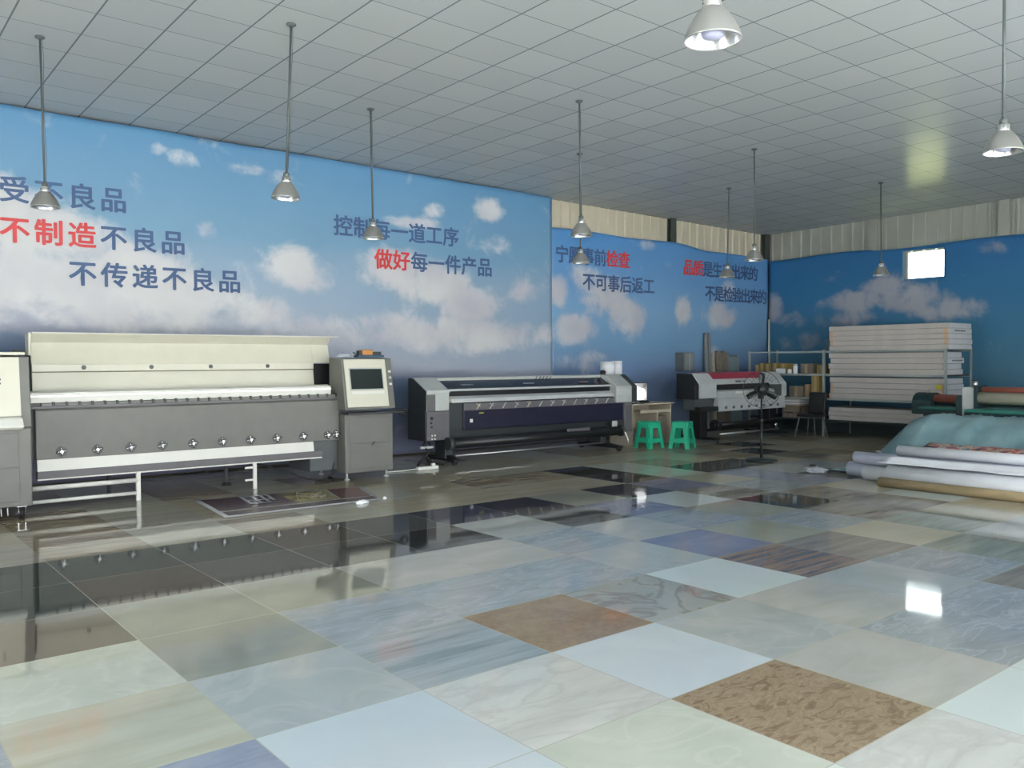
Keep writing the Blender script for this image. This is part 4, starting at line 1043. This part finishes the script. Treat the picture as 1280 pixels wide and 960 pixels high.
for (z0, z1, n, shelf, xe, nm) in ((1.684, 2.155, 5, 'rack top', 16.33, 't'), (1.230, 1.640, 4, 'upper rack shelf', 16.12, 'u'), (0.760, 1.170, 4, 'middle rack shelf', 16.12, 'm'), (0.337, 0.585, 3, 'lowest rack shelf', 16.12, 'l')):
    hh = (z1 - z0) / n
    for i in range(n):
        dx = rr.uniform(-.012, .012); dy = rr.uniform(-.025, .025)
        ya, yb = (6.80 if nm != 't' else 6.93) + dy, 9.22 + dy
        if nm != 't': ya = 7.0 + dy; 
        carton(15.43 + dx, xe + dx, ya, yb, z0 + i * hh, z0 + (i + 1) * hh,
               '%s white carton of the stack on the %s' % (ORD[n][i], shelf), mark=(nm in 'u' and i == 2) or (nm == 't' and i == 3), tape=(nm == 't' and i in (1, 2, 3)) or (nm == 'm' and i in (0, 1, 2)), lab=(nm == 'm' and i == 2))
# goods in the left bay
def cardbox(x0, x1, y0, y1, z0, z1, label, m=None, grp=None):
    T = thing('cardboard_box', ((x0 + x1) / 2, (y0 + y1) / 2, z0), label, 'box', grp or 'cardboard boxes in the left rack bay')
    MB().box(x0, x1, y0, y1, z0, z1).build('body', m or M_card, T, bevel=0.005)
    MB().box(x0 - .002, x0, (y0 + y1) / 2 - .025, (y0 + y1) / 2 + .025, z0 + .005, z1 - .005).build('tape', M_kraft, T)
    return T
for i, (ya, yb, zt, mm, lab) in enumerate(((10.92, 11.02, 1.40, M_cardy, 'leftmost'), (10.80, 10.90, 1.44, M_cardy, 'second from left'), (10.64, 10.78, 1.42, M_card, 'third from left'))):
    cardbox(15.55, 15.85, ya, yb, 1.230, zt, '%s yellow-brown box on the rack shelf, above the striped printer' % lab, mm)
cardbox(15.55, 15.85, 10.46, 10.60, 1.230, 1.44, 'yellow-brown box left of the white packets on the rack shelf', M_cardy)
cardbox(15.60, 15.85, 10.28, 10.45, 1.230, 1.435, 'yellow-brown box behind the white packet on the rack shelf', M_cardy)
tag(MB().box(15.46, 15.56, 10.28, 10.45, 1.230, 1.33).build('paper_packet', M_paper, bevel=0.01, origin=(15.5, 10.36, 1.23)), 'white paper packet on the rack shelf above the striped printer', 'packet')
for (y, h2, lab) in ((10.18, 1.325, 'short white jar on the rack shelf, left of the taller jar'), (10.05, 1.425, 'taller white jar on the rack shelf, beside the shorter one')):
    T = thing('jar', (15.55, y, 1.23), lab, 'jar', 'white jars on the rack shelf')
    hj = h2 - 1.23
    MB().lathe([(0, 0), (.042, 0), (.045, .01), (.045, hj * .8), (.03, hj * .84), (0, hj * .84)], Matrix.Translation((15.55, y, 1.23)), 18).build('body', M_paper, T)
    MB().lathe([(.034, hj * .8), (.036, hj * .82), (.036, hj), (0, hj)], Matrix.Translation((15.55, y, 1.23)), 18).build('lid', M_offw, T)
cardbox(15.6, 15.95, 9.70, 9.96, 1.230, 1.43, 'dark brown box at the right of the white jars on the rack shelf', M_woodd)
cardbox(15.5, 15.85, 9.84, 10.16, 0.760, 0.975, 'reddish brown box on the middle left shelf, next to the printer end', M_woodd)
cardbox(15.5, 15.80, 9.67, 9.81, 0.760, 1.015, 'small brown box right of the reddish one on the middle left shelf')
cardbox(15.45, 15.62, 9.45, 9.62, 0.760, 1.195, 'tall narrow carton beside the rack post, middle left shelf', M_cardy)
cardbox(15.6, 15.9, 9.40, 9.60, 1.230, 1.40, 'plain box beside the rack post on the upper left shelf', M_cardy)
for i in range(5):
    z0 = 0.585 + i * 0.026
    tag(MB().box(15.42, 15.80, 9.86 + 0.01 * (i % 2), 10.27, z0, z0 + 0.024).build('paper_ream', M_paper if i % 2 else M_carton, bevel=0.003, origin=(15.6, 10.05, z0)),
        '%s paper ream of the small stack beside the dark chair' % ['bottom', 'second lowest', 'middle', 'second from top', 'topmost'][i], 'paper', 'paper reams stacked by the rack')
cr = thing('crate', (15.6, 10.05, 0.337), 'wooden crate under the paper reams on the rack', 'crate')
MB().box(15.42, 15.44, 9.84, 10.28, 0.337, 0.42).box(15.42, 15.44, 9.84, 10.28, 0.45, 0.55).box(15.42, 15.82, 9.84, 9.86, 0.337, 0.55).box(15.42, 15.82, 10.26, 10.28, 0.337, 0.55).box(15.80, 15.82, 9.84, 10.28, 0.337, 0.55).build('slats', M_woodd, cr)
MB().box(15.42, 15.82, 9.84, 10.28, 0.555, 0.583).build('lid', M_card, cr)
# dark chair before the rack
Ch = thing('chair', (15.08, 9.20, 0), 'dark padded chair with thin metal legs in front of the rack post', 'chair')
MB().box(14.88, 15.28, 9.06, 9.46, 0.40, 0.45).build('seat', M_black, Ch, bevel=0.02)
MB().prism([(15.24, .46), (15.30, .46), (15.36, .86), (15.33, .87), (15.30, .86)], 1, 9.08, 9.44).build('backrest', M_black, Ch, bevel=0.015)
for (x, y, xx, yy) in ((14.92, 9.10, 14.86, 9.04), (14.92, 9.42, 14.86, 9.48), (15.24, 9.10, 15.30, 9.04), (15.24, 9.42, 15.30, 9.48)):
    MB().tube((xx, yy, 0), (x, y, .40), 0.012, 8).build('leg', M_box, Ch)
MB().box(14.92, 15.24, 9.10, 9.42, 0.385, 0.40).build('seat_frame', M_box, Ch)

Ch.location.y += 0.13

# ------------------------------------------------------------------ grey box on the wall, leaning lengths
bx = thing('wall_box', (14.25, 11.80, 1.48), 'grey metal switch box fixed to the banner wall above the striped printer', 'switch box')
MB().box(14.03, 14.38, 11.70, 11.915, 1.285, 1.67).build('case', M_box, bx, bevel=0.006)
MB().box(14.06, 14.35, 11.69, 11.70, 1.30, 1.655).build('door', M_bar, bx, bevel=0.003)
MB().box(14.20, 14.22, 11.682, 11.69, 1.29, 1.665).build('strip', M_alu, bx)
tag(MB().tube((17.27, 11.84, 0.02), (17.27, 11.86, 2.45), 0.022, 12).build('pipe', M_white, origin=(17.27, 11.84, 0)), 'thin white pipe standing in the room corner beside the banners', 'pipe')
def lean(name, xb, xt, yb, yt, wd, zt, label, m, n, grp, cat):
    for i in range(n):
        k = i * wd * 1.12
        zz = zt - 0.04 * (i % 2)
        mb = MB()
        V = [[mb.bm.verts.new((x + k + dx, y + dy, z)) for dx, dy in ((0, 0), (wd, 0), (wd, .05), (0, .05))] for x, y, z in ((xb, yb, 0.0), (xt, yt, zz))]
        mb.bm.faces.new(V[0]); mb.bm.faces.new(V[1])
        for q in range(4): mb.bm.faces.new((V[0][q], V[0][(q + 1) % 4], V[1][(q + 1) % 4], V[1][q]))
        tag(mb.build(name, m[i % len(m)], bevel=0.004, origin=(xb + k, yb, 0)), label[i], cat, grp)
lean('metal_bar', 14.70, 14.92, 11.58, 11.84, 0.055, 2.10, ['leftmost grey bar of the tall bundle leaning on the banner', 'middle grey bar of the tall bundle leaning on the banner', 'rightmost grey bar of the tall leaning bundle'], [M_bar, M_box, M_bar], 3, 'bars leaning behind the striped printer', 'bar')
lean('batten', 14.90, 15.12, 11.54, 11.80, 0.06, 1.66, ['thin pale batten leaning between the tall bars and the planks'], [M_wood], 1, None, 'batten')
lean('plank', 15.00, 15.24, 11.52, 11.79, 0.088, 1.71, ['leftmost short plank leaning beside the pale batten', 'second short plank from the pale batten', 'third short plank from the pale batten', 'rightmost short plank, next to the leaning framed board'], [M_woodd], 4, 'planks leaning behind the striped printer', 'plank')
fr = thing('framed_board', (15.65, 11.60, 0), 'grey-green framed board leaning right of the planks', 'board')
def leanbit(x0, x1, z0, z1, dy):
    mb = MB(); V = []
    for z in (z0, z1):
        k = z / 1.62; y = 11.55 + 0.28 * k + dy; s_ = 0.22 * k
        V.append([mb.bm.verts.new(p) for p in ((x0 + s_, y, z), (x1 + s_, y, z), (x1 + s_, y + .02, z), (x0 + s_, y + .02, z))])
    mb.bm.faces.new(V[0]); mb.bm.faces.new(V[1])
    for q in range(4): mb.bm.faces.new((V[0][q], V[0][(q + 1) % 4], V[1][(q + 1) % 4], V[1][q]))
    return mb
leanbit(15.49, 15.80, 0.03, 1.58, 0.0).build('panel', M_gpanel, fr)
leanbit(15.45, 15.49, 0.0, 1.62, -.008).build('frame_side', M_bar, fr)
leanbit(15.80, 15.84, 0.0, 1.62, -.008).build('frame_side', M_alu, fr)
leanbit(15.49, 15.80, 1.58, 1.62, -.008).build('frame_top', M_box, fr)

# ------------------------------------------------------------------ two laminators
A = thing('laminator', (14.5, 6.0, 0), 'green laminator with a dark rounded end and red roller, against the cartons', 'laminator', 'roll laminators')
def endcap(y0, y1, xc, z0, zt, w_):
    pts = [(xc - w_, z0), (xc + w_, z0), (xc + w_, zt - w_ * .8)] + [(xc + w_ * math.cos(a), zt - w_ * .8 + w_ * .8 * math.sin(a)) for a in [math.radians(k) for k in range(15, 180, 15)]] + [(xc - w_, zt - w_ * .8)]
    mb = MB()
    P0 = [mb.bm.verts.new((x, y0, z)) for x, z in pts]; P1 = [mb.bm.verts.new((x, y1, z)) for x, z in pts]
    mb.bm.faces.new(P0); mb.bm.faces.new(P1[::-1]); n = len(pts)
    for i in range(n): mb.bm.faces.new((P0[i], P0[(i + 1) % n], P1[(i + 1) % n], P1[i]))
    return mb
endcap(6.70, 7.02, 14.50, 0.60, 0.955, 0.22).build('left_housing', M_dkgreen, A, bevel=0.01)
MB().tube((14.5, 6.86, .95), (14.5, 6.86, .98), .02, 10).tube((14.5, 6.86, .98), (14.5, 6.86, 1.0), .035, 12).build('knob', M_alu, A)
endcap(4.60, 4.80, 14.50, 0.60, 0.955, 0.22).build('right_housing', M_dkgreen, A, bevel=0.01)
MB().tube((14.42, 4.80, 0.865), (14.42, 6.70, 0.865), 0.068, 24).build('roller', M_redrub, A)
MB().tube((14.46, 4.80, 0.74), (14.46, 6.70, 0.74), 0.055, 20).build('lower_roller', M_dkgreen, A)
MB().box(13.85, 14.40, 4.70, 6.70, 0.715, 0.745).build('bed', M_bed, A, bevel=0.004)
MB().box(13.85, 13.88, 4.70, 6.70, 0.655, 0.715).build('bed_edge', M_dkgreen, A)
for x in (13.95, 14.55):
    for y in (4.72, 6.62):
        MB().box(x - .03, x + .03, y - .03, y + .03, 0, 0.66).build('leg', M_dkgreen, A)
MB().box(14.52, 14.58, 4.75, 6.59, 0.22, 0.28).build('crossbar', M_dkgreen, A)
Bm = thing('laminator', (13.2, 4.4, 0), 'green laminator with a cream film roll under a red roller, at the right edge', 'laminator', 'roll laminators')
BY = 5.52
MB().box(13.05, 13.35, BY - .02, BY + .15, 0.62, 1.10).build('left_post', M_lgrey, Bm, bevel=0.01)
MB().box(13.03, 13.37, BY - .07, BY - .02, 0.60, 1.13).build('side_plate', M_dkgreen, Bm, bevel=0.006)
MB().box(13.09, 13.31, BY + .15, BY + .26, 0.66, 0.98).build('gearbox', M_dkgreen, Bm, bevel=0.02)
MB().tube((13.2, BY + .03, 1.10), (13.2, BY + .03, 1.19), 0.04, 16).build('pressure_knob', M_alu, Bm)
MB().tube((13.2, BY + .03, 1.19), (13.2, BY + .03, 1.205), 0.045, 16).build('knob_cap', M_dkgreen, Bm)
MB().tube((13.22, 3.2, 1.055), (13.22, BY - .07, 1.055), 0.055, 22).build('red_roller', M_redrub, Bm)
MB().tube((13.12, 3.2, 0.945), (13.12, BY - .07, 0.945), 0.088, 24).build('film_roll', M_film, Bm)
MB().box(13.05, 13.35, 3.05, 3.20, 0.62, 1.10).build('right_post', M_offw, Bm, bevel=0.01)
MB().box(12.62, 13.40, 3.15, BY - .07, 0.76, 0.80).build('bed', M_bed, Bm, bevel=0.004)
MB().box(12.62, 12.66, 3.15, BY - .07, 0.68, 0.76).build('bed_edge', M_dkgreen, Bm)
for x in (12.72, 13.30):
    for y in (3.25, BY - .15):
        MB().box(x - .03, x + .03, y - .03, y + .03, 0, 0.76).build('leg', M_dkgreen, Bm)
MB().box(13.27, 13.33, 3.29, BY - .2, 0.25, 0.31).build('crossbar', M_dkgreen, Bm)

# ------------------------------------------------------------------ sheeted pile
m, t, b = nt('pale_teal_dust_sheet')
N, L = t.nodes, t.links
n1 = N.new('ShaderNodeTexNoise'); n1.inputs['Scale'].default_value = 2.5; n1.inputs['Detail'].default_value = 5
tc = N.new('ShaderNodeTexCoord'); L.new(tc.outputs['Object'], n1.inputs['Vector'])
rp = ramp(N, [(0.35, (0.13, 0.235, 0.26)), (0.68, (0.22, 0.33, 0.345))]); L.new(n1.outputs[0], rp.inputs[0]); L.new(rp.outputs[0], b.inputs['Base Color'])
b.inputs['Roughness'].default_value = 0.38
M_sheet2 = m
def pile(x, y):
    """height of the sheeted pile"""
    ex = smooth01((x - 10.72) / 0.95) * smooth01((12.50 - x) / 0.30)
    ey = smooth01((6.42 - y) / 0.95) * smooth01((y - 1.6) / 0.4)
    h = 0.71 * min(ex, 1) * ey + 0.02
    h -= 0.06 * smooth01((x - 11.3) / 1.5) * 0
    h += (0.05 * noise.noise(Vector((x * 1.6, y * 1.6, 2))) + 0.025 * noise.noise(Vector((x * 5, y * 5, 7)))) * min(1, ex * 2) * min(1, ey * 2)
    h += 0.03 * abs(noise.noise(Vector((x * 2 + y * 3, y * 2 - x * 2, 4)))) * ey * ex
    # tented folds radiating from the heap
    fold = 1.0 - abs(2.0 * ((0.9 * x + 1.7 * y + 0.35 * noise.noise(Vector((x, y, 11)))) % 1.0) - 1.0)
    h += 0.045 * (fold ** 4) * min(1, ex * 1.5) * min(1, ey * 1.5)
    return max(h, 0.012)
rows = []
for i in range(81):
    y = 1.5 + (6.36 - 1.5) * i / 80
    rows.append([Vector((10.68 + (12.58 - 10.68) * j / 46, y, pile(10.68 + (12.58 - 10.68) * j / 46, y))) for j in range(47)])
tag(MB().grid(rows).build('dust_sheet', M_sheet2, solid=0.006, origin=(11.7, 4.0, 0)), 'pale teal dust sheet draped over a heap behind the white rolls', 'dust sheet')
# media rolls lying in front of it
def roll(x, z, y0, y1, r, m, label, core=True, tail=None):
    T = thing('media_roll', (x, (y0 + y1) / 2, z - r), label, 'roll', 'media rolls in front of the dust sheet')
    mb = MB()
    seg = 26
    ri = r * 0.42
    ringsA = []
    for (yy) in (y1, y0):
        ringsA.append(([mb.bm.verts.new((x + r * math.cos(2 * math.pi * k / seg), yy, z + r * math.sin(2 * math.pi * k / seg))) for k in range(seg)],
                       [mb.bm.verts.new((x + ri * math.cos(2 * math.pi * k / seg), yy, z + ri * math.sin(2 * math.pi * k / seg))) for k in range(seg)]))
    (o1, i1), (o2, i2) = ringsA
    for k in range(seg):
        j = (k + 1) % seg
        f = mb.bm.faces.new((o1[k], o1[j], o2[j], o2[k])); f.smooth = True
        f = mb.bm.faces.new((i1[k], i1[j], i2[j], i2[k])); f.smooth = True
        mb.bm.faces.new((o1[k], o1[j], i1[j], i1[k])); mb.bm.faces.new((o2[k], o2[j], i2[j], i2[k]))
    mb.build('media', m, T)
    if core:
        seg2 = 18
        c = MB(); c.lathe([(ri * .86, 0), (ri, 0), (ri, y1 - y0 + .02), (ri * .86, y1 - y0 + .02), (ri * .86, 0)], Matrix.Translation((x, y1 + .01, z)) @ Matrix.Rotation(math.pi / 2, 4, 'X'), seg2)
        c.build('core', M_kraft if m is not M_kraft else M_black, T)
    return T
roll(9.83, 0.056, 2.3, 5.21, 0.056, M_kraft, 'brown kraft tube lying on the floor before all the white rolls')
roll(10.02, 0.125, 2.3, 5.19, 0.125, M_paper, 'thick white roll directly behind the brown kraft tube')
roll(10.25, 0.095, 2.3, 5.62, 0.095, M_paper, 'white roll on the floor poking out past the thick front roll')
roll(10.46, 0.095, 2.3, 5.95, 0.095, M_paperb, 'farthest bluish roll end on the floor, open core showing')
roll(10.20, 0.27, 2.3, 5.72, 0.065, M_paperb, 'long thin bluish roll resting on the second layer, front one')
roll(10.36, 0.265, 2.3, 5.82, 0.070, M_paperb, 'bluish roll resting on the second layer, behind the thin front one')
roll(10.30, 0.40, 2.3, 5.22, 0.062, M_paper, 'topmost white roll of the heap, against the dust sheet')
# loose white sheet draped over the second layer
rows = []
for i in range(25):
    y = 2.4 + (5.3 - 2.4) * i / 24
    rows.append([Vector((9.93 + .03 * k + .0 * k, y, 0.262 + (0.012 + .006 * k) + 0.012 * noise.noise(Vector((y * 3, k * .7, 3))) + (0.02 if k > 4 else 0))) for k in range(8)])
tag(MB().grid(rows).build('paper_sheet', M_paper, solid=0.003, origin=(10.05, 3.8, .26)), 'loose white sheet lying over the thick front roll', 'paper')
# printed poster edge showing between rolls and sheet
m, t, b = nt('printed_poster')
N, L = t.nodes, t.links
tc = N.new('ShaderNodeTexCoord'); n1 = N.new('ShaderNodeTexNoise'); n1.inputs['Scale'].default_value = 9; L.new(tc.outputs['Object'], n1.inputs['Vector'])
rp = ramp(N, [(0.35, (0.03, 0.05, 0.08)), (0.45, (0.40, 0.06, 0.05)), (0.55, (0.45, 0.40, 0.30)), (0.65, (0.05, 0.12, 0.16))]); L.new(n1.outputs[0], rp.inputs[0]); L.new(rp.outputs[0], b.inputs['Base Color'])
b.inputs['Roughness'].default_value = 0.4
M_poster = m
rows = []
for i in range(17):
    y = 2.5 + (4.95 - 2.5) * i / 16
    rows.append([Vector((10.365 + 0.04 * k, y, 0.455 + 0.010 * k + 0.010 * noise.noise(Vector((y * 4, k, 9))))) for k in range(5)])
tag(MB().grid(rows).build('poster', M_poster, solid=0.004, origin=(10.45, 3.7, .48)), 'colourful printed poster edge between the top roll and the dust sheet', 'poster')
tag(crumple(MB(), 10.44, 6.42, 0.0, 0.15, 0.13, 0.045, 8.0, 14, 0.6).build('plastic_wrap', M_wrap, origin=(10.6, 6.42, 0)), 'crumpled clear plastic wrap on the floor left of the rolls', 'wrap')
tag(crumple(MB(), 10.42, 6.46, 0.075, 0.06, 0.04, 0.02, 3.0, 8).build('tape_scrap', M_black, origin=(10.52, 6.5, 0.09)), 'small black scrap on the crumpled plastic wrap', 'scrap')
tag(crumple(MB(), 10.37, 5.52, 0.334, 0.03, 0.045, 0.025, 6.0, 8).build('paper_scrap', M_box, origin=(10.37, 5.52, 0.334)), 'small dark crumpled scrap beside the end of the topmost roll', 'scrap')

# ------------------------------------------------------------------ printed sample sheet on the floor
C4 = [Vector((3.17, 9.50, 0)), Vector((3.05, 8.23, 0)), Vector((4.77, 8.21, 0)), Vector((5.08, 9.20, 0))]
def sp_(u, v):  # u left-right, v near-far
    a = C4[1].lerp(C4[2], u); c = C4[0].lerp(C4[3], u)
    p = a.lerp(c, v); p.z = 0.006 + 0.006 * (noise.noise(Vector((u * 5, v * 4, 1))) + .6)
    return p
def patch(u0, u1, v0, v1, dz, n=14, k=8):
    return [[sp_(u0 + (u1 - u0) * i / n, v0 + (v1 - v0) * j / k) + Vector((0, 0, dz)) for i in range(n + 1)] for j in range(k + 1)]
ru = thing('printed_sheet', (4.0, 8.8, 0), 'glossy maroon and yellow printed sheet spread on the floor before the largest printer', 'printed sheet')
M_vb = mat('vinyl_border', (0.36, 0.37, 0.38), 0.25); M_vm = mat('vinyl_maroon', (0.085, 0.045, 0.055), 0.22, var=0.15); M_vy = mat('vinyl_khaki', (0.26, 0.22, 0.09), 0.22, var=0.25); M_vr = mat('vinyl_red', (0.12, 0.025, 0.025), 0.22); M_vl = mat('vinyl_print_white', (0.34, 0.34, 0.38), 0.25)
MB().grid(patch(0, 1, 0, 1, 0)).build('vinyl', M_vb, ru, solid=0.003)
MB().grid(patch(.03, .48, .28, .96, .003)).build('maroon_panel', M_vm, ru)
MB().grid(patch(.48, .76, .28, .97, .003)).build('yellow_panel', M_vy, ru)
MB().grid(patch(.77, .97, .28, .97, .003)).build('red_panel', M_vr, ru)
MB().grid(patch(.03, .98, .05, .24, .003)).build('maroon_strip', M_vm, ru)
mb = MB()
for (u0, u1, v0, v1) in ((.24, .26, .45, .92), (.30, .32, .45, .92), (.24, .40, .88, .93), (.24, .40, .66, .71), (.35, .37, .45, .92), (.22, .42, .45, .50), (.39, .41, .60, .92)):
    mb.grid(patch(u0, u1, v0, v1, .006, 3, 4))
mb.build('white_lettering', M_vl, ru)
mb = MB()
for (a0, b0, a1, b1) in ((.52, .45, .58, .9), (.58, .9, .62, .5), (.60, .6, .72, .8), (.54, .7, .70, .5), (.66, .45, .72, .6)):
    mb.path([sp_(a0 + (a1 - a0) * k / 5, b0 + (b1 - b0) * k / 5) + Vector((0, 0, .006)) for k in range(6)], .008, 5)
mb.build('brown_drawing', M_woodd, ru)
tag(crumple(MB(), 4.50, 8.13, 0.0, 0.075, 0.035, 0.025, 4.0, 9).build('paper_scrap', M_paper, origin=(4.56, 8.06, 0)), 'crumpled white scrap at the near corner of the maroon sheet', 'scrap')
tag(crumple(MB(), 4.84, 8.24, 0.0, 0.022, 0.02, 0.018, 9.0, 8).build('paper_scrap', M_paper, origin=(4.86, 8.22, 0)), 'small white scrap at the right tip of the maroon sheet', 'scrap')
